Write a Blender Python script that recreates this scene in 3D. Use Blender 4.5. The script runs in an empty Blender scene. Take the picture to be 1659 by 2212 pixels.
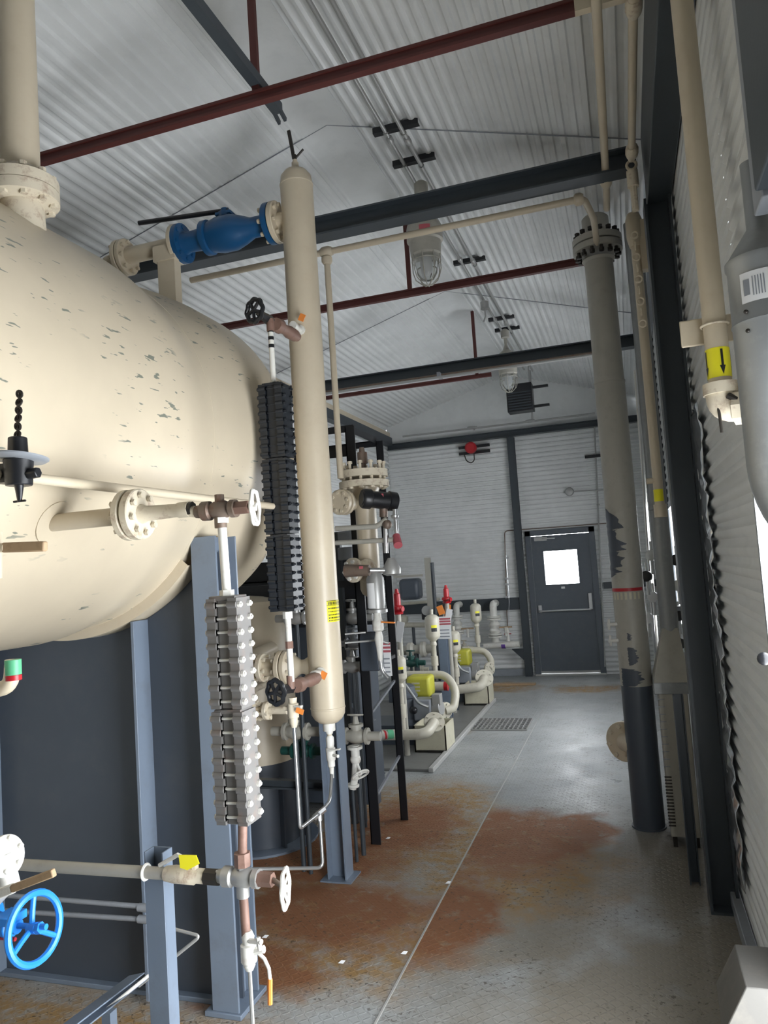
import bpy, math, random
from mathutils import Vector, Matrix
random.seed(7)
PI = math.pi
C = bpy.context.scene
COL = C.collection

# ---------------------------------------------------------------- camera
F, CX, CY = 1609.62, 829.5, 1106.0
RV = Vector((0.94770575, 0.31211725, -0.06660802))
UV = Vector((0.08548124, -0.04716575, 0.99522276))
FV = Vector((-0.30748458, 0.94887207, 0.07137943))
CAM = Vector((0, 0, 1.7))
cd = bpy.data.cameras.new('camera'); cam = bpy.data.objects.new('camera', cd); COL.objects.link(cam)
m = Matrix((RV, UV, -FV)).transposed().to_4x4(); m.translation = CAM
cam.matrix_world = m
cd.sensor_fit = 'HORIZONTAL'; cd.sensor_width = 36; cd.lens = F / 1659 * 36
cd.clip_start = 0.02; cd.clip_end = 200
C.camera = cam

def at(px, py, X=None, Y=None, Z=None):
    """world point seen at photo pixel, on a given plane"""
    d = RV * (px - CX) - UV * (py - CY) + FV * F
    if X is not None: t = (X - CAM.x) / d.x
    elif Y is not None: t = (Y - CAM.y) / d.y
    else: t = (Z - CAM.z) / d.z
    return CAM + d * t

# ---------------------------------------------------------------- world, light, exposure
w = bpy.data.worlds.new('sky'); C.world = w; w.use_nodes = True
bg = w.node_tree.nodes['Background']; bg.inputs[0].default_value = (0.93, 0.965, 1.0, 1); bg.inputs[1].default_value = 26.0
C.view_settings.view_transform = 'Standard'; C.view_settings.look = 'None'
C.view_settings.gamma = 1; C.view_settings.use_curve_mapping = False
C.view_settings.exposure = -0.82

def area(name, loc, look, sx, sy, power, color=(1, 1, 1), portal=False):
    l = bpy.data.lights.new(name, 'AREA'); l.shape = 'RECTANGLE'; l.size = sx; l.size_y = sy; l.energy = power; l.color = color
    o = bpy.data.objects.new(name, l); COL.objects.link(o); o.location = loc
    o.rotation_euler = Vector(look).to_track_quat('-Z', 'Y').to_euler()
    if portal: l.cycles.is_portal = True
    return o
# daylight through the side doorway, through the long side window, through the pane of the far door
area('side_doorway_daylight', (0.50, 1.62, 0.98), (-1, 0, 0), 1.9, 1.43, 40, (0.86, 0.93, 1), True)
area('side_window_daylight', (0.42, 7.0, 1.55), (-1, 0, 0), 1.0, 2.6, 40, (0.86, 0.93, 1), True)
area('door_pane_daylight', (-0.93, 10.99, 1.51), (0, -1, 0), 0.46, 0.47, 30, (0.86, 0.93, 1), True)

# ---------------------------------------------------------------- materials
def nodes(name):
    mt = bpy.data.materials.new(name); mt.use_nodes = True
    nt = mt.node_tree; b = nt.nodes['Principled BSDF']; return mt, nt, b
def N(nt, t, **k):
    n = nt.nodes.new(t)
    for a, v in k.items(): setattr(n, a, v)
    return n
def noise(nt, scale, detail=3, rough=.55, vec=None, dist=0):
    n = N(nt, 'ShaderNodeTexNoise'); n.inputs['Scale'].default_value = scale; n.inputs['Detail'].default_value = detail
    n.inputs['Roughness'].default_value = rough; n.inputs['Distortion'].default_value = dist
    if vec: nt.links.new(vec, n.inputs['Vector'])
    return n.outputs['Fac']
def ramp(nt, v, a, b):
    n = N(nt, 'ShaderNodeMapRange'); n.inputs['From Min'].default_value = a; n.inputs['From Max'].default_value = b
    nt.links.new(v, n.inputs['Value']); return n.outputs['Result']
def mixc(nt, f, a, b):
    n = N(nt, 'ShaderNodeMix', data_type='RGBA')
    if hasattr(f, 'links'): nt.links.new(f, n.inputs[0])
    else: n.inputs[0].default_value = f
    for s, v in ((6, a), (7, b)):
        if hasattr(v, 'links'): nt.links.new(v, n.inputs[s])
        else: n.inputs[s].default_value = (*v, 1)
    return n.outputs[2]
def math_(nt, op, a, b=None):
    n = N(nt, 'ShaderNodeMath', operation=op)
    for i, v in enumerate((a, b)):
        if v is None: continue
        if hasattr(v, 'links'): nt.links.new(v, n.inputs[i])
        else: n.inputs[i].default_value = v
    return n.outputs[0]
def coords(nt, scale=(1, 1, 1), loc=(0, 0, 0)):
    g = N(nt, 'ShaderNodeNewGeometry'); mp = N(nt, 'ShaderNodeMapping'); mp.inputs['Scale'].default_value = scale
    mp.inputs['Location'].default_value = loc
    nt.links.new(g.outputs['Position'], mp.inputs['Vector']); return mp.outputs[0]
def bump(nt, b, h, strength=.2, dist=.01):
    n = N(nt, 'ShaderNodeBump'); n.inputs['Strength'].default_value = strength; n.inputs['Distance'].default_value = dist
    nt.links.new(h, n.inputs['Height']); nt.links.new(n.outputs[0], b.inputs['Normal'])

def paint(name, col, rough=.4, metal=0., dirt=None, dirt_amt=.35, dscale=14, chips=None, chip_scale=(9, 9, 30), chip_lo=.66, bumpy=0.05):
    mt, nt, b = nodes(name)
    v = coords(nt)
    c = mixc(nt, ramp(nt, noise(nt, 3, 4, vec=v), .3, .7), tuple(x * .93 for x in col), tuple(min(1, x * 1.05) for x in col))
    if dirt:
        f = math_(nt, 'MULTIPLY', ramp(nt, noise(nt, dscale, 6, .7, v), .52, .75), dirt_amt); c = mixc(nt, f, c, dirt)
    if chips:
        v2 = coords(nt, chip_scale)
        f = math_(nt, 'MULTIPLY', ramp(nt, noise(nt, 1.6, 2, .6, v2), chip_lo, chip_lo + .02), ramp(nt, noise(nt, 2.2, 2, .5, v), .47, .52))
        c = mixc(nt, f, c, chips)
    nt.links.new(c, b.inputs['Base Color'])
    b.inputs['Roughness'].default_value = rough; b.inputs['Metallic'].default_value = metal
    if bumpy: bump(nt, b, noise(nt, 60, 3, vec=v), bumpy, .004)
    return mt

CREAM = (0.60, 0.52, 0.39)
M = {}
M['cream'] = paint('cream_paint', CREAM, .36, dirt=(.34, .20, .10), dirt_amt=.12)
M['tank'] = paint('cream_tank_paint', CREAM, .34, chips=(.20, .21, .17), chip_scale=(14, 7, 34), chip_lo=.645)
M['cream_rust'] = paint('cream_paint_rusting', (.66, .59, .46), .45, dirt=(.20, .075, .03), dirt_amt=.75, dscale=22)
M['cream_grey'] = paint('greyish_cream_paint', (.40, .385, .335), .4, dirt=(.2, .18, .15), dirt_amt=.3)
M['white_paint'] = paint('off_white_paint', (.74, .73, .68), .4, dirt=(.28, .12, .05), dirt_amt=.35, dscale=30)
M['white'] = paint('white_label', (.85, .86, .87), .5)
M['liner'] = paint('white_liner_sheet', (.74, .755, .75), .36, dirt=(.45, .47, .47), dirt_amt=.25, dscale=4, bumpy=.02)
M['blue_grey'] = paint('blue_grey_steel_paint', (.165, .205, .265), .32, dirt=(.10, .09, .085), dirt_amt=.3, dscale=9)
M['frame_grey'] = paint('dark_blue_grey_frame_paint', (.042, .052, .062), .42)
M['door_grey'] = paint('dark_grey_door_paint', (.085, .10, .12), .45, dirt=(.16, .15, .14), dirt_amt=.3)
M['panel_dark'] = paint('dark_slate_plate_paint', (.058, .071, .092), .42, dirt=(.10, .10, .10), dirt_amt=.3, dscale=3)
M['mid_grey'] = paint('grey_enamel', (.27, .29, .32), .35, dirt=(.12, .11, .1), dirt_amt=.3)
M['gauge_grey'] = paint('warm_grey_gauge_paint', (.15, .145, .14), .42, dirt=(.34, .16, .08), dirt_amt=.22, dscale=20)
M['gauge_black'] = paint('black_gauge_paint', (.016, .019, .024), .36)
M['black'] = paint('black_enamel', (.012, .013, .016), .35)
M['oxide'] = paint('red_oxide_primer', (.085, .018, .015), .55)
M['brown_metal'] = paint('weathered_brown_steel', (.19, .145, .115), .5, metal=.3, dirt=(.16, .05, .02), dirt_amt=.8, dscale=30)
M['rust_pipe'] = paint('rusty_pipe_paint', (.22, .13, .10), .55, dirt=(.10, .04, .02), dirt_amt=.7, dscale=20)
M['bare'] = paint('bare_bolt_steel', (.05, .045, .04), .45, metal=.6)
M['steel'] = paint('stainless_steel', (.66, .67, .68), .28, metal=.9)
M['galv'] = paint('galvanised_sheet', (.30, .315, .32), .42, metal=.45, dirt=(.42, .43, .44), dirt_amt=.5, dscale=25)
M['alu'] = paint('dull_aluminium', (.42, .42, .41), .42, metal=.5)
M['foil'] = paint('crinkled_foil', (.7, .73, .76), .22, metal=.9)
M['blue_valve'] = paint('dark_blue_valve_paint', (.006, .075, .20), .35)
M['blue'] = paint('bright_blue_paint', (.02, .24, .75), .32)
M['red'] = paint('red_paint', (.42, .012, .02), .35)
M['red_fade'] = paint('faded_red_print', (.45, .10, .12), .6)
M['orange'] = paint('orange_vinyl', (.82, .26, .05), .45)
M['yellow'] = paint('yellow_vinyl', (.85, .78, .02), .45)
M['green'] = paint('green_vinyl', (.10, .42, .22), .45)
M['green_dark'] = paint('dark_green_paint', (.008, .06, .05), .4)
M['wood'] = paint('bare_wood_grip', (.42, .29, .17), .6, dirt=(.2, .12, .06), dirt_amt=.5, dscale=40)
M['tub'] = paint('pale_cream_box_paint', (.58, .55, .42), .42, dirt=(.2, .15, .1), dirt_amt=.3)
M['pad'] = paint('oily_grey_deck_plate', (.17, .17, .165), .45, dirt=(.10, .085, .07), dirt_amt=.6, dscale=5)
M['bead'] = paint('pale_weld_bead', (.40, .40, .385), .5)
M['pump_cream'] = paint('pump_cream_paint', (.56, .53, .44), .4, dirt=(.25, .18, .12), dirt_amt=.3, dscale=25)
M['guard_yellow'] = paint('dull_yellow_guard_paint', (.50, .48, .05), .45, dirt=(.3, .28, .1), dirt_amt=.3)
M['dull_sheet'] = paint('dull_stained_sheet_metal', (.13, .125, .115), .5, metal=.2, dirt=(.22, .2, .17), dirt_amt=.5, dscale=8)
M['purple'] = paint('purple_tape', (.12, .05, .3), .5)

mt, nt, b = nodes('clear_glass'); b.inputs['Transmission Weight'].default_value = 1; b.inputs['Roughness'].default_value = .04
b.inputs['IOR'].default_value = 1.25; b.inputs['Base Color'].default_value = (.93, .95, .95, 1); M['glass'] = mt
mt, nt, b = nodes('thin_window_pane'); tr = N(nt, 'ShaderNodeBsdfTransparent'); gl = N(nt, 'ShaderNodeBsdfGlossy'); mx = N(nt, 'ShaderNodeMixShader')
mx.inputs[0].default_value = .06; gl.inputs['Roughness'].default_value = .05
nt.links.new(tr.outputs[0], mx.inputs[1]); nt.links.new(gl.outputs[0], mx.inputs[2]); nt.links.new(mx.outputs[0], nt.nodes['Material Output'].inputs[0]); M['pane'] = mt

# checker plate floor with rust, brown silt and wet patches
def floor_mat():
    mt, nt, b = nodes('rust_stained_checker_plate')
    v = coords(nt)
    warp = N(nt, 'ShaderNodeTexNoise'); warp.inputs['Scale'].default_value = 4.5; warp.inputs['Detail'].default_value = 5; nt.links.new(v, warp.inputs['Vector'])
    sub = N(nt, 'ShaderNodeVectorMath', operation='SUBTRACT'); sub.inputs[1].default_value = (.5, .5, .5); nt.links.new(warp.outputs['Color'], sub.inputs[0])
    sc = N(nt, 'ShaderNodeVectorMath', operation='SCALE'); sc.inputs['Scale'].default_value = .5; nt.links.new(sub.outputs[0], sc.inputs[0])
    ad = N(nt, 'ShaderNodeVectorMath', operation='ADD'); nt.links.new(v, ad.inputs[0]); nt.links.new(sc.outputs[0], ad.inputs[1]); wv = ad.outputs[0]
    def blob(cx, cy, rx, ry, soft=.35, rot=0):
        mp = N(nt, 'ShaderNodeMapping', vector_type='TEXTURE'); mp.inputs['Location'].default_value = (cx, cy, 0)
        mp.inputs['Rotation'].default_value = (0, 0, rot); mp.inputs['Scale'].default_value = (rx, ry, 1000)
        nt.links.new(wv, mp.inputs['Vector']); ln = N(nt, 'ShaderNodeVectorMath', operation='LENGTH'); nt.links.new(mp.outputs[0], ln.inputs[0])
        return ramp(nt, ln.outputs['Value'], 1 + soft * .5, 1 - soft)
    def union(bl):
        o = bl[0]
        for x in bl[1:]: o = math_(nt, 'MAXIMUM', o, x)
        return o
    base = mixc(nt, ramp(nt, noise(nt, 1.3, 4, vec=v), .35, .65), (.27, .285, .29), (.37, .385, .385))
    base = mixc(nt, math_(nt, 'MULTIPLY', ramp(nt, noise(nt, 9, 6, .7, v), .5, .72), .55), base, (.21, .195, .165))
    sep = N(nt, 'ShaderNodeSeparateXYZ'); nt.links.new(v, sep.inputs[0])
    near = ramp(nt, sep.outputs['Y'], 4.9, 3.0); right = ramp(nt, sep.outputs['X'], -1.1, -.5)
    silt = math_(nt, 'MULTIPLY', math_(nt, 'MULTIPLY', ramp(nt, sep.outputs['Y'], 5.4, 4.6), right), ramp(nt, noise(nt, 2.3, 5, vec=v), .28, .5))
    base = mixc(nt, math_(nt, 'MULTIPLY', silt, .85), base, (.20, .172, .13))
    ochre = union([blob(-1.62, 3.35, .85, .62), blob(-2.1, 4.1, .8, .8), blob(-1.55, 4.8, .62, 1.0), blob(-2.3, 2.3, 1.2, .45), blob(-1.45, 5.35, .42, .32), blob(-.8, 4.3, .6, .75),
                   blob(-1.9, 7.7, .3, .55), blob(-.62, 9.7, .5, .3), blob(-1.9, 2.2, .5, .5), blob(-1.75, 9.9, .5, .35)])
    base = mixc(nt, math_(nt, 'MULTIPLY', ochre, ramp(nt, noise(nt, 14, 6, .7, v), .30, .56)), base, (.30, .185, .075))
    red = union([blob(-1.62, 3.55, .62, .40), blob(-1.95, 4.15, .6, .35), blob(-1.55, 4.75, .4, .55), blob(-1.7, 2.95, .35, .25)])
    # the long rust strip that stops dead at the plate seam
    strip = math_(nt, 'MULTIPLY', union([blob(-1.02, 3.6, .30, .52, .3), blob(-.80, 4.62, .50, .55, .3), blob(-.45, 4.8, .28, .3)]), math_(nt, 'GREATER_THAN', sep.outputs['X'], -1.045))
    red = math_(nt, 'MAXIMUM', red, strip)
    base = mixc(nt, math_(nt, 'MULTIPLY', red, ramp(nt, noise(nt, 11, 5, .65, v), .25, .46)), base, (.225, .095, .04))
    vs_ = coords(nt, (22, 60, 1))
    flecks = math_(nt, 'MULTIPLY', math_(nt, 'MAXIMUM', ramp(nt, noise(nt, 42, 3, .6, v), .60, .65), math_(nt, 'MULTIPLY', ramp(nt, noise(nt, 1.0, 4, .7, vs_), .60, .66), .7)), ramp(nt, noise(nt, 2.5, 2, vec=v), .42, .56))
    base = mixc(nt, math_(nt, 'MULTIPLY', flecks, .8), base, (.05, .035, .022))
    nt.links.new(base, b.inputs['Base Color'])
    ro = math_(nt, 'ADD', math_(nt, 'MULTIPLY', math_(nt, 'MAXIMUM', ochre, red), .3), ramp(nt, noise(nt, 3, 4, vec=v), -.2, 1.6))
    nt.links.new(ro, b.inputs['Roughness'])
    # raised lugs
    def lug(rot, off):
        mp = N(nt, 'ShaderNodeMapping'); mp.inputs['Rotation'].default_value = (0, 0, rot); mp.inputs['Scale'].default_value = (24, 24, 24); mp.inputs['Location'].default_value = (off, off, 0)
        nt.links.new(v, mp.inputs['Vector']); fr = N(nt, 'ShaderNodeVectorMath', operation='FRACTION'); nt.links.new(mp.outputs[0], fr.inputs[0])
        s = N(nt, 'ShaderNodeVectorMath', operation='SUBTRACT'); s.inputs[1].default_value = (.5, .5, 0); nt.links.new(fr.outputs[0], s.inputs[0])
        m2 = N(nt, 'ShaderNodeVectorMath', operation='MULTIPLY'); m2.inputs[1].default_value = (1, 3.2, 0); nt.links.new(s.outputs[0], m2.inputs[0])
        l = N(nt, 'ShaderNodeVectorMath', operation='LENGTH'); nt.links.new(m2.outputs[0], l.inputs[0]); return ramp(nt, l.outputs['Value'], .42, .3)
    h = math_(nt, 'MAXIMUM', lug(PI / 4, 0), lug(-PI / 4, .5))
    h = math_(nt, 'ADD', math_(nt, 'MULTIPLY', h, .7), math_(nt, 'MULTIPLY', noise(nt, 35, 4, vec=v), .5))
    bump(nt, b, h, .55, .004)
    return mt
M['floor'] = floor_mat()

# ---------------------------------------------------------------- mesh helper
def basis(ax):
    ax = Vector(ax).normalized(); h = Vector((0, 0, 1)) if abs(ax.z) < .9 else Vector((1, 0, 0))
    u = ax.cross(h).normalized(); return ax, u, u.cross(ax).normalized() * -1
class MB:
    def __init__(s): s.v = []; s.f = []
    def add(s, vs, fs):
        n = len(s.v); s.v += [Vector(p) for p in vs]; s.f += [tuple(i + n for i in f) for f in fs]; return s
    def box(s, c, d, R=None):
        c = Vector(c); vs = []
        for x in (-.5, .5):
            for y in (-.5, .5):
                for z in (-.5, .5):
                    p = Vector((x * d[0], y * d[1], z * d[2])); vs.append(c + (R @ p if R else p))
        return s.add(vs, [(0, 1, 3, 2), (4, 6, 7, 5), (0, 4, 5, 1), (2, 3, 7, 6), (0, 2, 6, 4), (1, 5, 7, 3)])
    def span(s, a, b):
        a, b = Vector(a), Vector(b); return s.box((a + b) / 2, [abs(x) for x in (b - a)])
    def bar(s, p0, p1, wd, hd, up=(0, 0, 1)):
        p0, p1 = Vector(p0), Vector(p1); ax = (p1 - p0).normalized(); up = Vector(up)
        if abs(ax.dot(up)) > .99: up = Vector((0, 1, 0))
        sd = ax.cross(up).normalized(); up = sd.cross(ax); vs = []
        for q in (p0, p1):
            for a, b_ in ((-1, -1), (1, -1), (1, 1), (-1, 1)): vs.append(q + sd * a * wd / 2 + up * b_ * hd / 2)
        return s.add(vs, [(3, 2, 1, 0), (4, 5, 6, 7), (0, 1, 5, 4), (1, 2, 6, 5), (2, 3, 7, 6), (3, 0, 4, 7)])
    def lathe(s, o, ax, prof, n=20):
        o = Vector(o); ax, u, v = basis(ax); vs = []; fs = []
        for t, r in prof:
            for i in range(n):
                a = 2 * PI * i / n; vs.append(o + ax * t + (u * math.cos(a) + v * math.sin(a)) * r)
        k = len(prof)
        for j in range(k - 1):
            for i in range(n):
                i2 = (i + 1) % n; fs.append((j * n + i, j * n + i2, (j + 1) * n + i2, (j + 1) * n + i))
        if prof[0][1] > 1e-5: fs.append(tuple(reversed(range(n))))
        if prof[-1][1] > 1e-5: fs.append(tuple(range((k - 1) * n, k * n)))
        return s.add(vs, fs)
    def cyl(s, p0, p1, r, r1=None, n=16):
        p0, p1 = Vector(p0), Vector(p1); return s.lathe(p0, p1 - p0, [(0, r), ((p1 - p0).length, r if r1 is None else r1)], n)
    def sphere(s, c, r, n=14, sq=(1, 1)):
        return s.lathe(Vector(c) - Vector((0, 0, r * sq[1])), (0, 0, 1), [(r * sq[1] * (1 - math.cos(PI * i / 8)), max(1e-6, r * sq[0] * math.sin(PI * i / 8))) for i in range(9)], n)
    def tube(s, pts, r, n=12, bend=0, closed=False):
        pts = [Vector(p) for p in pts]
        if bend:
            q = [pts[0]]
            for i in range(1, len(pts) - 1):
                a, b_, c = pts[i - 1], pts[i], pts[i + 1]; d1 = (a - b_).normalized(); d2 = (c - b_).normalized()
                L = min(bend, (a - b_).length * .49, (c - b_).length * .49)
                A, B = b_ + d1 * L, b_ + d2 * L
                for k in range(7):
                    t = k / 6; q.append(A * (1 - t) ** 2 + b_ * 2 * t * (1 - t) + B * t * t)
            q.append(pts[-1]); pts = q
        k = len(pts); vs = []; fs = []; nrm = None
        for i, p in enumerate(pts):
            if closed: t = (pts[(i + 1) % k] - pts[i - 1]).normalized()
            else: t = (pts[min(i + 1, k - 1)] - pts[max(i - 1, 0)]).normalized()
            if nrm is None: nrm = basis(t)[1]
            nrm = (nrm - t * nrm.dot(t)).normalized(); bn = t.cross(nrm)
            rr = r[i] if isinstance(r, (list, tuple)) else r
            for j in range(n):
                a = 2 * PI * j / n; vs.append(p + (nrm * math.cos(a) + bn * math.sin(a)) * rr)
        for i in range(k if closed else k - 1):
            i2 = (i + 1) % k
            for j in range(n): fs.append((i * n + j, i * n + (j + 1) % n, i2 * n + (j + 1) % n, i2 * n + j))
        if not closed: fs += [tuple(reversed(range(n))), tuple(range((k - 1) * n, k * n))]
        return s.add(vs, fs)
    def ring(s, c, ax, R, r, n=28, m_=8, sq=None):
        ax, u, v = basis(ax)
        pts = [Vector(c) + (u * math.cos(2 * PI * i / n) + v * math.sin(2 * PI * i / n)) * (R * (1 + (sq[0] * math.cos(sq[1] * 2 * PI * i / n) if sq else 0))) for i in range(n)]
        return s.tube(pts, r, m_, closed=True)
    def prism(s, poly, o, ux, uy, depth):
        o, ux, uy, dp = Vector(o), Vector(ux), Vector(uy), Vector(depth); k = len(poly)
        a = [o + ux * x + uy * y for x, y in poly]; vs = a + [p + dp for p in a]
        return s.add(vs, [tuple(reversed(range(k))), tuple(range(k, 2 * k))] + [(i, (i + 1) % k, k + (i + 1) % k, k + i) for i in range(k)])
    def hbeam(s, p0, p1, wd, hd, tf=.01, tw=.007, up=(0, 0, 1)):
        """I section: flanges apart along `up`"""
        p0, p1 = Vector(p0), Vector(p1); up = Vector(up).normalized()
        for k in (-1, 1): s.bar(p0 + up * k * (hd / 2 - tf / 2), p1 + up * k * (hd / 2 - tf / 2), wd, tf, up)
        return s.bar(p0, p1, tw, hd - 2 * tf, up)
    def channel(s, p0, p1, wd, hd, t=.008, up=(0, 0, 1), side=1):
        p0, p1 = Vector(p0), Vector(p1); up = Vector(up).normalized(); ax = (p1 - p0).normalized(); sd = ax.cross(up).normalized() * side
        for k in (-1, 1): s.bar(p0 + up * k * (hd / 2 - t / 2), p1 + up * k * (hd / 2 - t / 2), wd, t, up)
        return s.bar(p0 + sd * (wd / 2 - t / 2), p1 + sd * (wd / 2 - t / 2), t, hd - 2 * t, up)
    def sheet(s, rows):
        n = len(rows[0]); vs = [p for r in rows for p in r]; fs = []
        for i in range(len(rows) - 1):
            for j in range(n - 1): fs.append((i * n + j, i * n + j + 1, (i + 1) * n + j + 1, (i + 1) * n + j))
        return s.add(vs, fs)
    def patch(s, o, ax, r, t0, t1, a0, a1, ref, n=10, th=.0012):
        """thin curved sticker on a pipe: angles from direction ref"""
        ax = Vector(ax).normalized(); ref = Vector(ref); u = (ref - ax * ref.dot(ax)).normalized(); v = ax.cross(u); rows = []
        for t in (t0, t1): rows.append([Vector(o) + ax * t + (u * math.cos(a) + v * math.sin(a)) * (r + th) for a in [a0 + (a1 - a0) * i / n for i in range(n + 1)]])
        return s.sheet(rows)

def mesh_obj(name, mb, mat, parent=None, origin=None, bev=0, smooth=True):
    o0 = Vector(origin) if origin is not None else Vector((0, 0, 0))
    me = bpy.data.meshes.new(name); me.from_pydata([tuple(v - o0) for v in mb.v], [], mb.f); me.update()
    me.materials.append(M[mat] if isinstance(mat, str) else mat)
    if smooth:
        me.shade_smooth(); me.set_sharp_from_angle(angle=math.radians(38))
    o = bpy.data.objects.new(name, me); COL.objects.link(o)
    if parent is not None: o.parent = parent
    else: o.location = o0
    if bev:
        bm_ = o.modifiers.new('bevel', 'BEVEL'); bm_.width = bev; bm_.segments = 2; bm_.limit_method = 'ANGLE'
    return o
class Thing:
    def __init__(s, name, label, cat, base, group=None):
        e = bpy.data.objects.new(name, None); COL.objects.link(e); e.location = base; e.empty_display_size = .1
        e['label'] = label; e['category'] = cat
        if group: e['group'] = group
        s.o = e; s.base = Vector(base)
    def part(s, name, mb, mat, bev=0, parent=None, label=None):
        o = mesh_obj(name, mb, mat, parent or s.o, s.base, bev)
        if label: o['label'] = label
        return o
def solo(name, label, cat, mb, mat, group=None, bev=0, origin=None):
    o0 = origin if origin is not None else sum(mb.v, Vector()) / len(mb.v)
    o = mesh_obj(name, mb, mat, None, o0, bev); o['label'] = label; o['category'] = cat
    if group: o['group'] = group
    return o
def struct(name, mb, mat, bev=0, parent=None, smooth=True):
    o = mesh_obj(name, mb, mat, parent, None, bev, smooth)
    if not parent: o['kind'] = 'structure'
    return o
V = Vector
def dirs_on_circle(ax, n, ph=0):
    ax, u, v = basis(ax); return [(u * math.cos(2 * PI * i / n + ph) + v * math.sin(2 * PI * i / n + ph)) for i in range(n)]
def bolts(T, c, ax, Rb, n, r, half, mat='bare', parent=None, ph=.2, hn=.8):
    ax_ = V(ax).normalized()
    for d in dirs_on_circle(ax, n, ph):
        q = V(c) + d * Rb; mb = MB().cyl(q - ax_ * half, q + ax_ * half, r * .6, n=8)
        for k in (-1, 1): mb.cyl(q + ax_ * k * (half - r * hn * 1.4), q + ax_ * k * half * .98, r, n=6)
        T.part('bolt', mb, mat, parent=parent)
def disc(c, ax, R, t, n=32, ch=.003):
    return MB().lathe(V(c) - V(ax).normalized() * t / 2, ax, [(0, R - ch), (ch, R), (t - ch, R), (t, R - ch)], n)
def wheel_mb(c, ax, R, r, spokes=4, lobes=0, hub=.2):
    mb = MB(); axn = V(ax).normalized(); mb.ring(c, ax, R, r, 36, 8, (.06, lobes) if lobes else None)
    for d in dirs_on_circle(ax, spokes, .4): mb.tube([V(c) - axn * R * .12, V(c) + d * R * .5 - axn * R * .08, V(c) + d * R], r * .75, 8)
    mb.cyl(V(c) - axn * R * .22, V(c) + axn * R * .1, R * hub, n=12); return mb

# ================================================================= STRUCTURE
XL, XR, YB, YF = -3.39, 0.36, -3.2, 10.86
EZ, RZ, RX = 3.80, 4.36, -1.50
def roof_z(x): return RZ - (RZ - EZ) * (abs(x - RX) / ((XR - RX) if x > RX else (RX - XL)))
# door openings: far door and side doorway
DX0, DX1, DZ = -1.375, -0.47, 2.02
SY0, SY1, SZ = 0.90, 2.33, 1.95
WY0, WY1, WZ0, WZ1 = 5.7, 8.3, 1.05, 2.05
struct('floor', MB().span((XL - .1, YB, -.08), (XR + .1, YF + .1, 0)), 'floor')

def rib(t, pitch=.0675, amp=.0065):
    s_ = math.sin(2 * PI * t / pitch); return amp * (1 if s_ > .35 else -1 if s_ < -.35 else s_ / .35)
# ceiling: liner ribs run along the building
cols = []; x = XL
while x <= XR + 1e-6:
    cols.append((x, roof_z(x) + rib(x, .0675, .007))); x += .0084
def ceil_rows(y0, y1): return [[V((a, y, z)) for a, z in cols] for y in (y0, y1)]
mbc = MB().sheet(ceil_rows(YB, YF)); mbc.sheet([[V((XL, y, EZ + .08)), V((RX, y, RZ + .08)), V((XR, y, EZ + .08))] for y in (YB, YF)])
struct('ceiling', mbc, 'liner')
for i, (y, x0, x1) in enumerate([(4.02, XL, XR), (7.05, XL, XR)]):
    pts = [V((a, y, roof_z(a) - .011)) for a in (x0 + .02, RX, x1 - .02)]
    struct('trim_%d' % (1 + i), MB().tube(pts, .0035, 6), 'mid_grey')
struct('trim_3', MB().prism([(-.16, -.047), (0, 0), (.16, -.047), (.16, -.04), (0, .012), (-.16, -.04)], (RX, YB, RZ - .012), (1, 0, 0), (0, 0, 1), (0, YF - YB, 0)), 'liner')

def ribbed_wall(mb, axis, pos, a0, a1, z0, z1, out):
    """horizontal ribs; axis 'y' wall runs along Y at x=pos"""
    zs = []; z = z0
    while z < z1: zs.append(z); z += .0084
    zs.append(z1); rows = []
    for z in zs:
        d = rib(z) * 1.0
        rows.append([V((pos + d, a, z)) if axis == 'y' else V((a, pos + d, z)) for a in (a0, a1)])
    mb.sheet(rows)
    if axis == 'y': mb.span((pos + out * .012, a0 + (.006 if a0 > YB else 0), z0), (pos + out * .03, a1 - (.006 if a1 < YF else -.1), z1))
    else: mb.span((a0 - (.1 if a0 == XL else 0), pos + out * .012, z0), (a1 + (.1 if a1 == XR else 0), pos + out * .08, z1))
mb = MB(); ribbed_wall(mb, 'y', XL, YB, YF, 0, EZ, -1); struct('wall_left', mb, 'liner')
mb = MB(); ribbed_wall(mb, 'y', XR, YB, SY0, 0, EZ, 1); ribbed_wall(mb, 'y', XR, SY1, WY0, 0, EZ, 1); ribbed_wall(mb, 'y', XR, SY0, SY1, SZ, EZ, 1)
ribbed_wall(mb, 'y', XR, WY0, WY1, 0, WZ0, 1); ribbed_wall(mb, 'y', XR, WY0, WY1, WZ1, EZ, 1); ribbed_wall(mb, 'y', XR, WY1, YF, 0, EZ, 1)
struct('wall_right', mb, 'liner')
mb = MB(); ribbed_wall(mb, 'x', YF, XL, DX0, 0, 3.5, 1); ribbed_wall(mb, 'x', YF, DX1, XR, 0, 3.5, 1); ribbed_wall(mb, 'x', YF, DX0, DX1, DZ, 3.5, 1)
mb.prism([(XL, 3.5), (XR, 3.5), (XR, EZ + .05), (RX, RZ + .05), (XL, EZ + .05)], (0, YF, 0), (1, 0, 0), (0, 0, 1), (0, .06, 0))
struct('wall_far', mb, 'liner')
struct('wall_back', MB().span((XL - .1, YB - .06, 0), (XR + .1, YB, RZ + .2)), 'liner')
# side doorway jambs
mb = MB(); mb.span((XR - .012, SY1 + .001, 0), (XR + .034, SY1 + .02, SZ)); mb.span((XR - .012, SY0 - .02, 0), (XR + .034, SY0 - .001, SZ)); mb.span((XR - .012, SY0 - .02, SZ + .001), (XR + .034, SY1 + .02, SZ + .02))
struct('trim_4', mb, 'galv')
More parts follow.
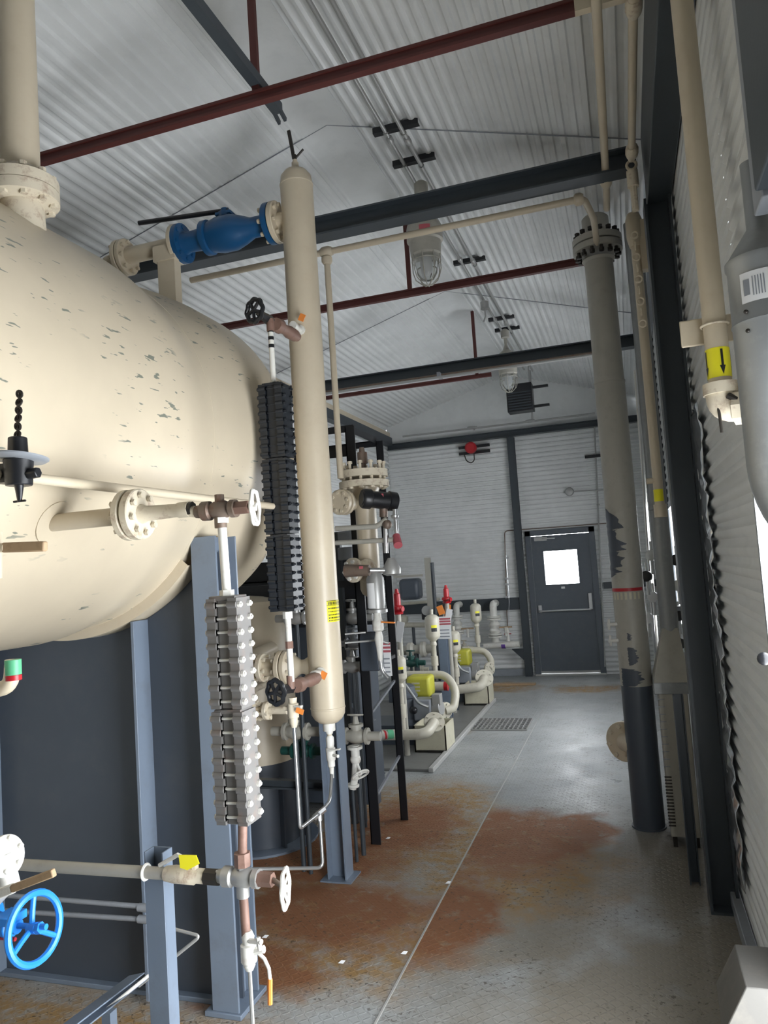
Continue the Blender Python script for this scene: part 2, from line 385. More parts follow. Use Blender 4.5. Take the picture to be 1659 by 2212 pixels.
# long window in the right wall, mostly hidden behind the standpipe
mb = MB()
for a, b_ in (((WY0, WZ0), (WY0 + .03, WZ1)), ((WY1 - .03, WZ0), (WY1, WZ1)), ((WY0, WZ0), (WY1, WZ0 + .03)), ((WY0, WZ1 - .03), (WY1, WZ1)), ((7.0 - .015, WZ0), (7.015, WZ1))): mb.span((XR - .015, a[0], a[1]), (XR + .035, b_[0], b_[1]))
win = struct('window_1', mb, 'alu'); struct('pane', MB().span((XR + .01, WY0 + .02, WZ0 + .02), (XR + .014, WY1 - .02, WZ1 - .02)), 'pane', 0, win)
# baseboards
struct('baseboard_right', MB().span((XR - .05, SY1 + .03, 0), (XR - .008, YF - .01, .075)), 'mid_grey', .004)
struct('baseboard_far', MB().span((XL + .01, YF - .035, 0), (DX0 - .16, YF - .008, .10)), 'mid_grey', .004)
# far wall steel frame
struct('trim_5', MB().hbeam((XL + .02, YF - .07, 3.485), (XR - .02, YF - .07, 3.485), .1, .09), 'frame_grey')
struct('trim_6', MB().hbeam((-1.495, YF - .065, 0), (-1.495, YF - .065, 3.43), .1, .10, up=(0, 1, 0)), 'frame_grey')
struct('trim_7', MB().channel((XL + .02, YF - .05, 1.03), (-1.55, YF - .05, 1.03), .07, .17), 'frame_grey')
struct('trim_8', MB().channel((-.38, YF - .05, 1.22), (XR - .02, YF - .05, 1.22), .05, .09), 'frame_grey')
# roof frames over the room
mb = MB().hbeam((XL + .05, 3.87, 3.645), (XR - .16, 3.87, 3.645), .11, .11); struct('trim_9', mb, 'frame_grey')
mb = MB().hbeam((XL + .05, 7.0, 3.56), (XR - .16, 7.0, 3.56), .11, .11); struct('trim_10', mb, 'frame_grey')
# eave beam and wall columns
struct('trim_11', MB().span((.235, -3.1, 3.42), (XR - .012, 3.95, 3.79)), 'frame_grey', .004)
struct('trim_12', MB().span((.275, 3.95, 3.55), (XR - .012, YF - .12, 3.79)), 'mid_grey', .004)
for i, (y, xx) in enumerate([(3.9, .215), (7.0, .235)]):
    t = MB().hbeam((xx + .063, y, 0), (xx + .063, y, 3.42 if i == 0 else 3.7), .15 if i == 0 else .12, .125, .012, .01, up=(1, 0, 0)); t.span((xx, y - .09, 0), (xx + .135, y + .09, .012))
    struct('trim_%d' % (13 + i), t, 'frame_grey')
# left eave: dark steel and pale trim
struct('trim_15', MB().span((XL + .012, -3, 3.50), (XL + .12, YF - .13, 3.62)), 'frame_grey')
struct('trim_16', MB().span((XL + .012, -3, 3.625), (XL + .09, YF - .13, 3.70)), 'cream')
# floor plates, weld bead, skid plate edge
struct('trim_17', MB().span((-1.053, 2.0, 0), (-1.045, 8.4, .004)), 'bead')
struct('trim_18', MB().span((-3.3, 5.98, 0), (-1.70, 8.95, .022)), 'pad', .004)
struct('trim_19', MB().span((-1.70, 5.95, 0), (-1.655, 8.95, .04)), 'bead', .006)

# far door
dm = MB(); y0, y1 = YF - .03, YF + .015; wx0, wx1, wz0, wz1 = -1.165, -.70, 1.27, 1.745
dm.span((DX0 + .05, y0, .03), (wx0, y1, 1.97)); dm.span((wx1, y0, .03), (DX1 - .05, y1, 1.97)); dm.span((wx0, y0, .03), (wx1, y1, wz0)); dm.span((wx0, y0, wz1), (wx1, y1, 1.97))
door = struct('door_1', dm, 'door_grey')
f = MB(); f.span((DX0 - .03, YF - .06, 0), (DX0 + .048, YF + .03, 2.05)); f.span((DX1 - .048, YF - .06, 0), (DX1 + .03, YF + .03, 2.05)); f.span((DX0 - .03, YF - .06, 1.975), (DX1 + .03, YF + .03, 2.05))
struct('door_frame', f, 'door_grey', .003, door)
struct('threshold', MB().span((DX0 - .03, YF - .09, 0), (DX1 + .03, YF + .05, .022)), 'bead', .003, door)
g = MB()
for a, b_ in (((wx0 - .02, wz0 - .02), (wx1 + .02, wz0)), ((wx0 - .02, wz1), (wx1 + .02, wz1 + .02)), ((wx0 - .02, wz0), (wx0, wz1)), ((wx1, wz0), (wx1 + .02, wz1))): g.span((a[0], YF - .038, a[1]), (b_[0], YF + .02, b_[1]))
struct('window_trim', g, 'door_grey', .002, door)
struct('pane', MB().span((wx0, YF - .008, wz0), (wx1, YF - .004, wz1)), 'pane', 0, door)
pb = MB().tube([(DX0 + .10, YF - .05, .905), (DX0 + .10, YF - .10, .905), (DX1 - .10, YF - .10, .905), (DX1 - .10, YF - .05, .905)], .014, 10, .03)
struct('push_bar', pb, 'steel', 0, door)
struct('latch_case', MB().span((DX1 - .125, YF - .085, .90), (DX1 - .075, YF - .03, 1.13)), 'steel', .006, door)
struct('latch_case', MB().span((DX0 + .08, YF - .075, .88), (DX0 + .13, YF - .03, .99)), 'steel', .006, door)
cl = MB().span((DX0 + .10, YF - .10, 1.90), (DX0 + .28, YF - .045, 1.955)); cl.bar((DX0 + .2, YF - .085, 1.93), (DX0 + .40, YF - .17, 1.925), .02, .012)
struct('door_closer', cl, 'alu', .004, door)
struct('notice_label', MB().span((-.955, YF - .034, 1.205), (-.905, YF - .0305, 1.235)), 'white', 0, door)
struct('door_sweep', MB().span((DX0 + .05, YF - .036, .028), (DX1 - .05, YF - .03, .06)), 'alu', 0, door)

def text_mb(body, size, o, ux, uy, extrude=.0006):
    cv = bpy.data.curves.new('lettering', 'FONT'); cv.body = body; cv.size = size; cv.extrude = extrude; cv.resolution_u = 3
    tmp = bpy.data.objects.new('lettering', cv); me = bpy.data.meshes.new_from_object(tmp)
    ux, uy = V(ux).normalized(), V(uy).normalized(); uz = ux.cross(uy); mb = MB()
    mb.add([V(o) + ux * v.co.x + uy * v.co.y + uz * v.co.z for v in me.vertices], [tuple(p.vertices) for p in me.polygons])
    bpy.data.objects.remove(tmp); bpy.data.meshes.remove(me); bpy.data.curves.remove(cv); return mb

# ================================================================= BIG HORIZONTAL TANK
TX, TZ, TR, TY1 = -2.325, 2.295, .82, 3.24
T = Thing('storage_tank', 'huge cream horizontal steel tank with chipped paint filling the left side', 'tank', (TX, 2.7, 0))
prof = [(-3.0, TR), (2.36, TR), (2.40, TR - .003), (2.46, TR - .014), (2.54, TR - .031), (2.59, TR - .036), (2.65, TR - .036), (2.76, TR - .024), (2.90, TR - .008), (3.02, TR), (TY1, TR)] + [(TY1 + .41 * math.sin(a), max(1e-5, TR * math.cos(a))) for a in [PI / 2 * i / 14 for i in range(1, 15)]]  # dent by the seam is shaped so the shell shades a dark band
T.part('shell', MB().lathe((TX, 0, TZ), (0, 1, 0), prof, 96), 'tank')
T.part('weld_seam', MB().ring((TX, 2.62, TZ), (0, 1, 0), TR - .0362, .0012, 96, 6), 'tank')
# saddle: web plate, two end flanges, stiffener, curved wear plate
sy = 2.74
def arc_z(x, r=TR + .008): return TZ - math.sqrt(max(0, r * r - (x - TX) ** 2))
xs = [-2.80 + i * (1.045 / 24) for i in range(25)]
poly = [(-2.80, .02), (-1.61, .02), (-1.61, 1.80), (-1.66, 1.80)] + [(x, arc_z(x)) for x in reversed(xs)]
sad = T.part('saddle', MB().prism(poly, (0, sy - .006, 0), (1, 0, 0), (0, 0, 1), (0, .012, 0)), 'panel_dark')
T.part('saddle_flange', MB().span((-2.815, sy - .09, .02), (-2.80, sy + .09, arc_z(-2.81))), 'blue_grey', .002, sad)
T.part('saddle_post', MB().hbeam((-1.632, 2.72, .02), (-1.632, 2.72, 1.865), .115, .17, .012, .009, up=(0, 1, 0)), 'blue_grey', .002, sad)
T.part('stiffener', MB().span((-1.995, sy - .105, .02), (-1.98, sy, arc_z(-1.99) - .0)), 'blue_grey', .002, sad)
T.part('base_plate', MB().span((-2.83, sy - .04, 0), (-1.70, sy + .13, .02)).span((-1.72, sy - .115, 0), (-1.56, sy + .10, .02)), 'blue_grey', .003, sad)
rows = []
for yy in (sy - .11, sy + .11): rows.append([V((TX + (TR + .006) * math.cos(a), yy, TZ + (TR + .006) * math.sin(a))) for a in [math.radians(212 + i * 4) for i in range(30)]])
ro_, ri_ = TR + .006, TR - .05; loop = []
for rr_, yy in ((ro_, sy - .11), (ro_, sy + .11), (ri_, sy + .11), (ri_, sy - .11), (ro_, sy - .11)): loop.append([V((TX + rr_ * math.cos(a), yy, TZ + rr_ * math.sin(a))) for a in [math.radians(214 + i * 3) for i in range(36)]])
T.part('wear_plate', MB().sheet(loop), 'cream', 0, sad)
# top vent nozzle and its tall pipe
nc = at(52, 440, Y=1.95)
NX, NY = nc.x - .01, 1.95; zt = TZ + math.sqrt(TR ** 2 - (NX - TX) ** 2)
noz = T.part('top_nozzle', MB().lathe((NX, NY, zt - .06), (0, 0, 1), [(0, .075), (.09, .07), (.10, .12), (.135, .12), (.135, .07)], 28), 'cream_rust')
bolts(T, (NX, NY, zt + .08), (0, 0, 1), .10, 10, .013, .055, 'cream_rust', noz)
VP = Thing('vent_pipe', 'thick cream vent pipe with rusty flange rising from top of big tank', 'pipe', (NX, NY, zt + .08))
VP.part('pipe', MB().cyl((NX, NY, zt + .11), (NX, NY, EZ + .27), .062, n=28), 'cream')
VP.part('flange', MB().lathe((NX, NY, zt + .078), (0, 0, 1), [(0, .12), (.036, .12), (.038, .085), (.075, .064)], 28), 'cream_rust')
# side nozzle
NZ, NYs = 1.892, 1.80
xr = TX + math.sqrt(TR ** 2 - (NZ - TZ) ** 2)
n2 = T.part('side_nozzle', MB().cyl((xr - .05, NYs, NZ), (-1.40, NYs, NZ), .026, n=20), 'cream')
T.part('flange', disc((-1.350, NYs, NZ), (1, 0, 0), .073, .022), 'cream_rust', 0, n2)
T.part('flange', disc((-1.320, NYs, NZ), (1, 0, 0), .073, .026), 'cream_rust', 0, n2)
bolts(T, (-1.335, NYs, NZ), (1, 0, 0), .054, 8, .0095, .042, 'cream_rust', n2)
T.part('repad', MB().lathe((xr - .004, NYs, NZ), (.88, 0, -.47), [(0, .07), (.006, .07)], 28), 'cream', 0, n2)
# pipe along the flank of the tank
solo('flank_pipe', 'thin cream pipe running along the flank of the big tank behind the flange', 'pipe',
     MB().tube([(-1.455, .6, 1.985), (-1.435, 3.05, 1.985)], .0145, 12), 'cream')

# ================================================================= LEVEL GAUGES
def gauge(name, label, c, zlo, zhi, secs, mat, boltmat, cat='level gauge', k_=1.0):
    T = Thing(name, label, cat, (c[0], c[1], zlo)); wy = .075 * k_; L = (zhi - zlo) / secs
    for k in range(secs):
        a, b_ = zlo + k * L + .004, zlo + (k + 1) * L - .004
        T.part('chamber', MB().span((c[0] - .017 * k_, c[1] - wy * .38, a), (c[0] + .017 * k_, c[1] + wy * .38, b_)), mat, .002)
        nb = max(5, int(round((b_ - a) / .037)))
        for sgn in (-1, 1):
            mb = MB(); x0 = c[0] + sgn * .019 * k_; x1 = c[0] + sgn * .046 * k_; mb.span((min(x0, x1), c[1] - wy / 2, a), (max(x0, x1), c[1] + wy / 2, b_))
            for i in range(nb):   # scalloped lugs round every stud
                z = a + (i + .5) * (b_ - a) / nb
                for q in (-1, 1): mb.cyl((x0, c[1] + q * wy * .46, z), (x1, c[1] + q * wy * .46, z), .0095, n=10)
            T.part('cover', mb, mat)
        for i in range(nb):
            z = a + (i + .5) * (b_ - a) / nb
            for q in (-1, 1):
                y = c[1] + q * wy * .36
                mb = MB().cyl((c[0] - .056 * k_, y, z), (c[0] + .058 * k_, y, z), .0042, n=8)
                for s_ in (-1, 1): mb.cyl((c[0] + s_ * .046 * k_, y, z), (c[0] + s_ * .054 * k_, y, z), .0085, n=6)
                T.part('stud', mb, boltmat)
        T.part('end_cap', MB().span((c[0] - .04, c[1] - wy * .44, b_ - .006), (c[0] + .04, c[1] + wy * .44, b_ + .006)), mat, .002)
    return T
GX, GY = -1.055, 1.80
gauge('level_gauge', 'grey bolted sight gauge with rusty bolts hanging below the white handwheel valve', (GX + .01, GY), 1.045, 1.645, 2, 'gauge_grey', 'white_paint')
BX, BY = -1.412, 2.92
gz0, gz1 = at(600, 1322, Y=BY).z, at(600, 830, Y=BY).z
gauge('level_gauge', 'tall black bolted sight gauge between the big tank and the slim vertical vessel', (BX, BY), gz0, gz1, 3, 'gauge_black', 'gauge_black', k_=1.22)

def hexwheel_valve(label, c, wheel_c, body='brown_metal', wheel='white_paint', cat='valve'):
    """gauge cock: inline body along X with packing nut, stem and small handwheel"""
    T = Thing('gauge_valve', label, cat, c); c = V(c)
    T.part('body', MB().lathe(c - V((.075, 0, 0)), (1, 0, 0), [(0, .017), (.02, .02), (.022, .027), (.045, .027), (.05, .02), (.06, .024), (.09, .026), (.105, .019), (.11, .025), (.125, .025)], 14).cyl(c, c - V((0, 0, .05)), .017, n=12).cyl(c, c + V((0, 0, .042)), .013, n=6), body)
    T.part('packing_nut', MB().cyl(c + V((.05, 0, 0)), c + V((.09, 0, 0)), .019, n=6), 'rust_pipe')
    T.part('stem', MB().cyl(c + V((.09, 0, 0)), V(wheel_c), .007, n=10), 'brown_metal')
    w_ = wheel_mb(wheel_c, (1, .25, 0), .046, .0055, 4, 6); T.part('handwheel', w_, wheel); return T
up = V((GX + .0, GY, 1.882))
T = hexwheel_valve('rusty brown gauge valve with white handwheel bolted to the tank flange', up, up + V((.112, -.01, -.004)))
T.part('nipple', MB().lathe((-1.310, NYs, NZ), (1, 0, 0), [(0, .03), (.02, .022), (.12, .019), (.125, .022), (.16, .022)], 16).cyl((-1.18, NYs, NZ), up - V((.07, 0, 0)), .016), 'cream_rust')
T.part('union', MB().cyl((-1.172, NYs, NZ), (-1.14, NYs, NZ), .021, n=8), 'bare')
solo('gauge_riser', 'cream riser with worn lettering joining white handwheel valve to the grey sight gauge', 'pipe', MB().cyl((GX + .003, GY, 1.86), (GX + .008, GY, 1.648), .0125, n=14).cyl((GX + .003, GY, 1.86), (GX + .003, GY, 1.845), .019, n=6).cyl((GX + .008, GY, 1.662), (GX + .008, GY, 1.645), .02, n=6), 'white_paint')
# lower leg of the grey gauge
LZ = at(487, 1893, Y=GY).z
solo('gauge_drop_pipe', 'rusty brown pipe leaving the bottom of the grey sight gauge', 'pipe', MB().cyl((GX + .02, GY, 1.047), (GX + .012, GY, LZ + .03), .0125).cyl((GX + .013, GY, LZ + .065), (GX + .013, GY, LZ + .03), .022, n=8), 'rust_pipe')
lo = V((GX + .01, GY, LZ)); T = hexwheel_valve('white handwheel valve at the foot of the grey sight gauge beside the post', lo, lo + V((.13, -.01, -.015)), 'alu')
T.part('drain_nipple', MB().cyl(lo, lo - V((-.003, 0, .15)), .012, n=12), 'rust_pipe')
dz = lo + V((.008, 0, -.19))
D = Thing('drain_valve', 'small weathered drain valve with orange sleeved lever below sight gauge', 'valve', dz)
D.part('body', MB().lathe(dz - V((0, 0, .045)), (0, 0, 1), [(0, .010), (.012, .016), (.02, .014), (.022, .021), (.065, .021), (.067, .014), (.085, .017), (.1, .011)], 12).cyl(dz, dz + V((.045, 0, .012)), .010, n=8), 'white_paint')
D.part('lever', MB().tube([dz + V((.03, 0, 0)), dz + V((.045, 0, -.012)), dz + V((.062, -.01, -.03)), dz + V((.064, -.01, -.06))], .0048, 8), 'white_paint')
D.part('lever_sleeve', MB().tube([dz + V((.064, -.01, -.055)), dz + V((.06, -.01, -.118))], .0065, 8), 'orange')
D.part('test_cock', MB().cyl(dz + V((.01, -.01, .035)), dz + V((.05, -.02, .04)), .007, n=8).cyl(dz + V((.04, -.018, .05)), dz + V((.045, -.02, .02)), .006, n=8), 'white_paint')
solo('drain_tube', 'thin grey drain tube dropping to the floor below the orange lever', 'tube', MB().tube([dz - V((0, 0, .04)), V((dz.x + .004, GY, .004))], .0055, 8), 'alu')
# horizontal pipe on its post
pz = lo.z - .004
PP = Thing('bridle_pipe', 'cream horizontal pipe strapped over the blue grey post', 'pipe', (-1.5, GY, pz))
PP.part('pipe', MB().cyl((-1.80, GY, pz - .006), (-1.27, GY, pz), .0165, n=16), 'cream_grey')
PP.part('reducer', MB().lathe((-1.28, GY, pz), (1, 0, 0), [(0, .02), (.03, .024), (.09, .024), (.095, .02), (.13, .02)], 14), 'cream_rust')
PP.part('coupling', MB().cyl((-1.155, GY, pz), (-1.115, GY, pz), .022, n=8), 'bare')
PP.part('clamp', MB().ring((-1.345, GY, pz), (1, 0, 0), .0195, .0045, 20, 6), 'white_paint')
BVc = V((-1.19, GY, pz))
PP.part('lever_tag', MB().prism([(0, 0), (.05, .0), (.062, -.02), (.03, -.035), (.008, -.03)], BVc + V((-.03, -.025, .062)), (1, .1, 0), (0, .3, 1), (0, .003, 0)), 'yellow')
PP.part('valve_lever', MB().tube([BVc + V((.0, 0, .015)), BVc + V((-.02, 0, .04)), BVc + V((-.05, 0, .052)), BVc + V((-.11, 0, .02))], .006, 8), 'white_paint')
PP.part('bonnet', MB().cyl(BVc, BVc + V((0, 0, .035)), .012, n=8), 'cream_rust')
px_ = -1.335
PS = Thing('support_post', 'blue grey channel post standing near the camera under the cream pipe', 'post', (px_, GY + .03, 0))
PS.part('channel', MB().channel((px_, GY + .045, 0), (px_, GY + .045, pz + .045), .045, .062, .005, up=(1, 0, 0), side=1).span((px_ - .031, GY + .02, 0), (px_ + .031, GY + .025, pz - .02)), 'blue_grey', .001)
PS.part('base_plate', MB().span((px_ - .06, GY - .02, 0), (px_ + .06, GY + .11, .008)), 'blue_grey')
# bent rod and cable tray beyond it
BR = Thing('bent_rod', 'thin bent steel rod sticking out behind the near post', 'bracket', (-1.55, 2.3, .3))
BR.part('rod', MB().tube([at(350, 2000, Y=2.15), at(433, 2022, Y=2.15), at(300, 2130, Y=2.1)], .0055, 8, .02), 'alu')
a, b_ = at(298, 2112, Y=2.05), at(150, 2225, Y=1.6)
LG = Thing('angle_brace', 'pale blue grey angle brace leaning up towards the near post', 'brace', (b_.x, b_.y, 0))
LG.part('angle', MB().channel(a, b_, .05, .03, .004, up=(0, -.4, 1)), 'blue_grey', .001)
LG.part('leg', MB().span((at(238, 2180, Y=1.9).x - .015, 1.88, 0), (at(238, 2180, Y=1.9).x + .015, 1.91, at(238, 2180, Y=1.9).z)), 'blue_grey')
LG.part('edge_rod', MB().tube([at(320, 2108, Y=2.05), at(190, 2212, Y=1.7)], .005, 8), 'white_paint')
CD = Thing('conduit_run', 'pair of grey conduits running low across the dark saddle plate', 'conduit', (-2.3, 2.58, .4))
for q in (0, 1): CD.part('conduit', MB().cyl(at(-60, 1928 + q * 35, Y=2.58), at(330, 1960 + q * 27, Y=2.58), .010, n=10), 'mid_grey')
CD.part('coupling', MB().cyl(at(300, 1960, Y=2.58), at(322, 1962, Y=2.58), .016, n=10).cyl(at(300, 1985, Y=2.58), at(322, 1987, Y=2.58), .016, n=10), 'mid_grey')

# ---------------------------------------------------------------- left edge fittings
Y1 = 1.55
c0 = at(27, 1400, Y=Y1); c1 = at(24, 1475, Y=Y1); c2 = at(-60, 1500, Y=Y1)
EL = Thing('elbow_pipe', 'cream elbow with green and red tape bands under the big tank', 'pipe', tuple(c1))
EL.part('pipe', MB().tube([(c0.x, Y1, 1.52), tuple(c1 - V((0, 0, .01))), tuple(c2)], .0195, 16, .05), 'cream')
EL.part('tape_band', MB().cyl((c0.x, Y1, at(27, 1457, Y=Y1).z), (c0.x, Y1, at(27, 1425, Y=Y1).z), .0205, n=20), 'green')
EL.part('tape_band', MB().cyl((c0.x, Y1, at(27, 1459, Y=Y1).z - .012), (c0.x, Y1, at(27, 1458, Y=Y1).z), .0207, n=20), 'red')
# black instrument
c = at(40, 1010, Y=1.45)
IN = Thing('pressure_controller', 'black instrument with a flat disc rim hanging at the left edge before the tank', 'instrument', tuple(c))
IN.part('disc', MB().lathe(c + V((0, 0, .018)), (.06, .1, 1), [(0, .062), (.006, .07), (.010, .07), (.012, .05)], 28), 'mid_grey')
IN.part('dome', MB().cyl(c + V((0, 0, .03)), c + V((0, 0, .075)), .024, .022, n=20), 'black', .003)
IN.part('body', MB().cyl(c + V((0, 0, .02)), c + V((0, 0, -.045)), .036, .032, n=12).span(c + V((-.065, -.02, -.035)), c + V((0, .02, .012))).cyl(c + V((.02, 0, -.02)), c + V((.06, 0, -.018)), .014, n=6), 'black', .003)
IN.part('drain_cock', MB().cyl(c - V((0, 0, .04)), c - V((0, 0, .085)), .012, .005, n=10).cyl(c + V((-.018, 0, -.083)), c + V((.018, 0, -.083)), .003, n=6), 'black')
ch = IN.part('tag_chain', MB().tube([c + V((0, 0, .07)), c + V((.004, 0, .13)), c + V((.012, 0, .19))], .003, 6), 'bare')
for i in range(6): IN.part('chain_link', MB().ring(c + V((.002 * i, 0, .082 + .02 * i)), (0, 1, .2 if i % 2 else -.2), .008, .0032, 12, 6), 'bare', 0, ch)
IN.part('bracket_pipe', MB().cyl(c - V((.16, 0, .01)), c - V((.05, 0, .01)), .012, n=10), 'bare')
c = at(20, 1182, Y=1.4)
LV = Thing('ball_valve', 'cream valve stub with a bare wooden brown grip at the left edge', 'valve', tuple(c))
LV.part('grip', MB().bar(at(8, 1183, Y=1.4), at(99, 1180, Y=1.4), .016, .024), 'wood', .004)
LV.part('lever', MB().cyl(at(-60, 1185, Y=1.4), at(12, 1183, Y=1.4), .011, n=12).cyl(at(-25, 1150, Y=1.4), at(-25, 1250, Y=1.4), .03, n=16), 'cream')
# gate valve with blue wheel, flange above with wooden grip
Y2 = 1.50
c = at(75, 2005, Y=Y2)
GV = Thing('gate_valve', 'bright blue gate valve with large spoked handwheel at the lower left', 'valve', (c.x - .1, Y2, c.z))
wr = .078
GV.part('handwheel', wheel_mb(c, (1, -.05, .12), wr, .009, 3, 0, .17), 'blue')
GV.part('stem', MB().cyl(c - V((.08, 0, .0)), c + V((.035, 0, .006)), .007, n=12).cyl(c + V((.006, 0, 0)), c + V((.02, 0, .003)), .014, n=6), 'blue')
GV.part('bonnet', MB().lathe(c - V((.17, 0, 0)), (1, 0, 0), [(0, .06), (.02, .06), (.022, .035), (.07, .025), (.09, .03), (.10, .03), (.105, .018), (.12, .018)], 16).span(c + V((-.10, -.03, .01)), c + V((-.05, .03, .03))), 'blue', .002)
GV.part('gland_bolt', MB().cyl(c + V((-.09, -.02, -.02)), c + V((-.04, -.02, -.02)), .005, n=6), 'red')
GV.part('body', MB().cyl(c + V((-.22, 0, -.09)), c + V((-.22, 0, .09)), .05, n=20).cyl(c + V((-.22, 0, 0)), c + V((-.16, 0, 0)), .05, n=20), 'blue')
c = at(20, 1850, Y=Y2)
FL = Thing('flanged_pipe', 'cream bolted flange stack above the blue gate valve at the left edge', 'pipe', tuple(c - V((.02, 0, .06))))
fl_ = FL.part('flange', disc(c - V((.012, 0, 0)), (1, -.1, .2), .05, .02), 'white_paint')
FL.part('flange', disc(c - V((.045, 0, .006)), (1, -.1, .2), .05, .02), 'white_paint')
FL.part('neck', MB().tube([c - V((.02, 0, .0)), c + V((.0, 0, -.06)), c + V((-.05, 0, -.10)), c + V((-.12, 0, -.12))], .024, 14).cyl(c - V((.2, 0, .03)), c - V((.05, 0, 0)), .03, n=18), 'white_paint')
bolts(FL, c - V((.028, 0, 0)), (1, -.1, .2), .038, 6, .007, .034, 'white_paint')
LV2 = Thing('lever_handle', 'cream lever with a wooden grip just above the blue handwheel', 'valve', tuple(at(20, 1925, Y=1.4)))
LV2.part('lever', MB().bar(at(-50, 1950, Y=1.4), at(30, 1918, Y=1.4), .014, .022), 'white_paint', .003)
LV2.part('grip', MB().bar(at(25, 1920, Y=1.4), at(117, 1885, Y=1.4), .014, .018), 'wood', .003)

# ================================================================= SLIM VERTICAL VESSEL
VX, VY, VR = -1.444, 3.375, .083
vz1 = at(646, 362, Y=VY).z; vz0 = at(706, 1562, Y=VY).z
T = Thing('vertical_vessel', 'slim tall cream vertical vessel with yellow warning sticker in front of blue grey post', 'vessel', (VX, VY, vz0))
h = vz1 - vz0
T.part('shell', MB().lathe((VX, VY, vz0), (0, 0, 1), [(0, .022), (.004, .045), (.02, .066), (.045, VR - .002), (.07, VR), (.072, VR + .002), (.078, VR + .002), (.08, VR), (h - .095, VR), (h - .093, VR + .002), (h - .087, VR + .002), (h - .085, VR - .001), (h - .045, VR - .006), (h - .02, .058), (h - .004, .03), (h, .022)], 40), 'cream')
T.part('top_plug', MB().lathe((VX, VY, vz1 - .005), (0, 0, 1), [(0, .024), (.02, .018), (.035, .018), (.036, .012), (.05, .012)], 12).span((VX - .006, VY - .006, vz1 + .04), (VX + .006, VY + .006, vz1 + .075)), 'cream_rust')
T.part('top_cock', MB().cyl((VX, VY, vz1 + .04), (VX, VY, vz1 + .07), .011, n=8).bar((VX - .004, VY, vz1 + .05), (VX - .02, VY - .01, vz1 + .20), .016, .012).bar((VX, VY, vz1 + .05), (VX + .05, VY, vz1 + .09), .009, .007), 'bare')
T.part('bottom_neck', MB().lathe((VX, VY, vz0 + .005), (0, 0, -1), [(0, .026), (.01, .03), (.04, .03), (.042, .018), (.055, .016)], 20), 'white_paint')
az = at(715, 1296, Y=VY).z; bz = at(715, 1342, Y=VY).z
stk = T.part('warning_sticker', MB().patch((VX, VY, 0), (0, 0, 1), VR, bz, az, -.78, .45, (.98, -.1, 0)), 'yellow')
stk.location = (0, 0, 0)
for k, (f0, f1) in enumerate([(.965, .99), (.80, .93), (.755, .775), (.60, .66), (.46, .5), (.3, .36), (.16, .22), (.05, .09)]):
    if k in (0, 2): T.part('printed_line', MB().patch((VX, VY, 0), (0, 0, 1), VR, bz + (az - bz) * f0, bz + (az - bz) * f1, -.78, .45, (.98, -.1, 0), th=.0018), 'black', 0, stk)
    else:
        a0 = -.70
        while a0 < .34:
            L = random.uniform(.03, .09)
            T.part('printed_word', MB().patch((VX, VY, 0), (0, 0, 1), VR, bz + (az - bz) * f0, bz + (az - bz) * f1, a0, min(a0 + L, .38), (.98, -.1, 0), 2, th=.0018), 'black', 0, stk); a0 += L + .035
# side necks for the two gauge cocks and lower connection
uz, lz_ = at(655, 712, Y=VY - VR).z, at(690, 1452, Y=VY - VR).z
bzz = at(660, 1440, Y=VY).z
tz = at(600, 480, Y=VY).z
T.part('lower_neck', MB().lathe((VX, VY, bzz), (-1, 0, 0), [(.05, .052), (.085, .05), (.11, .035), (.13, .034), (.17, .06), (.19, .078)], 28), 'cream')
T.part('upper_neck', MB().cyl((VX - .07, VY, tz), (VX - .11, VY, tz), .045, n=24), 'cream')
for z in (uz, lz_): T.part('gauge_neck', MB().lathe((VX + .01, VY - VR + .012, z), (0, -1, 0), [(0, .024), (.02, .024), (.022, .015), (.07, .015), (.072, .02), (.10, .02)], 14), 'white_paint')
for z, tg in ((uz, .05), (lz_, -.01)): T.part('orange_tag', MB().box((VX + .035, VY - VR - .03, z + tg), (.03, .004, .035), Matrix.Rotation(.5, 3, 'Y')), 'orange')

def angle_valve(label, z, wheel, wdir):
    c = V((BX - .012, BY, z)); y_end = VY - VR - .08
    T = Thing('gauge_valve', label, 'valve', tuple(c))
    T.part('body', MB().lathe((BX - .006, y_end, z), (c - V((BX - .006, y_end, z))), [(0, .022), (.02, .022), (.024, .028), (.09, .030), (.11, .024), (.16, .024), (.18, .034), (.22, .030)], 14).cyl((c.x + .01, c.y, z), (c.x + .01, c.y, z + wdir * .055), .017, n=10), 'rust_pipe' if wdir > 0 else 'rust_pipe')
    T.part('bonnet', MB().cyl(c + V((0, .02, 0)), c + V((-.004, -.075, .004)), .024, .016, n=6), 'black')
    T.part('stem', MB().cyl(c + V((0, -.07, 0)), c + V((-.005, -.115, .006)), .007, n=8), 'bare')
    T.part('handwheel', wheel_mb(c + V((-.005, -.112, .006)), (.35, 1, 0), .048, .010, 5, 8), 'black')
angle_valve('black handwheel valve high on the slim vessel under the red rod', at(590, 688, Y=BY).z, 0, -1)
angle_valve('black handwheel valve low on the slim vessel beside the round flange', at(615, 1488, Y=BY).z, 0, 1)
vzt = at(590, 688, Y=BY).z; vzb = at(615, 1488, Y=BY).z
g_ = Thing('gauge_riser', 'short cream riser on top of the tall black sight gauge', 'pipe', (BX, BY, gz1))
g_.part('pipe', MB().cyl((BX - .002, BY, gz1), (BX - .002, BY, vzt - .04), .012, n=12), 'white_paint')
for k in range(3): g_.part('tag_band', MB().cyl((BX - .002, BY, vzt - .06 - k * .035), (BX - .002, BY, vzt - .045 - k * .035), .0128, n=12), 'black')
g_ = Thing('gauge_drop_pipe', 'rust streaked cream pipe below the tall black sight gauge', 'pipe', (BX, BY, vzb))
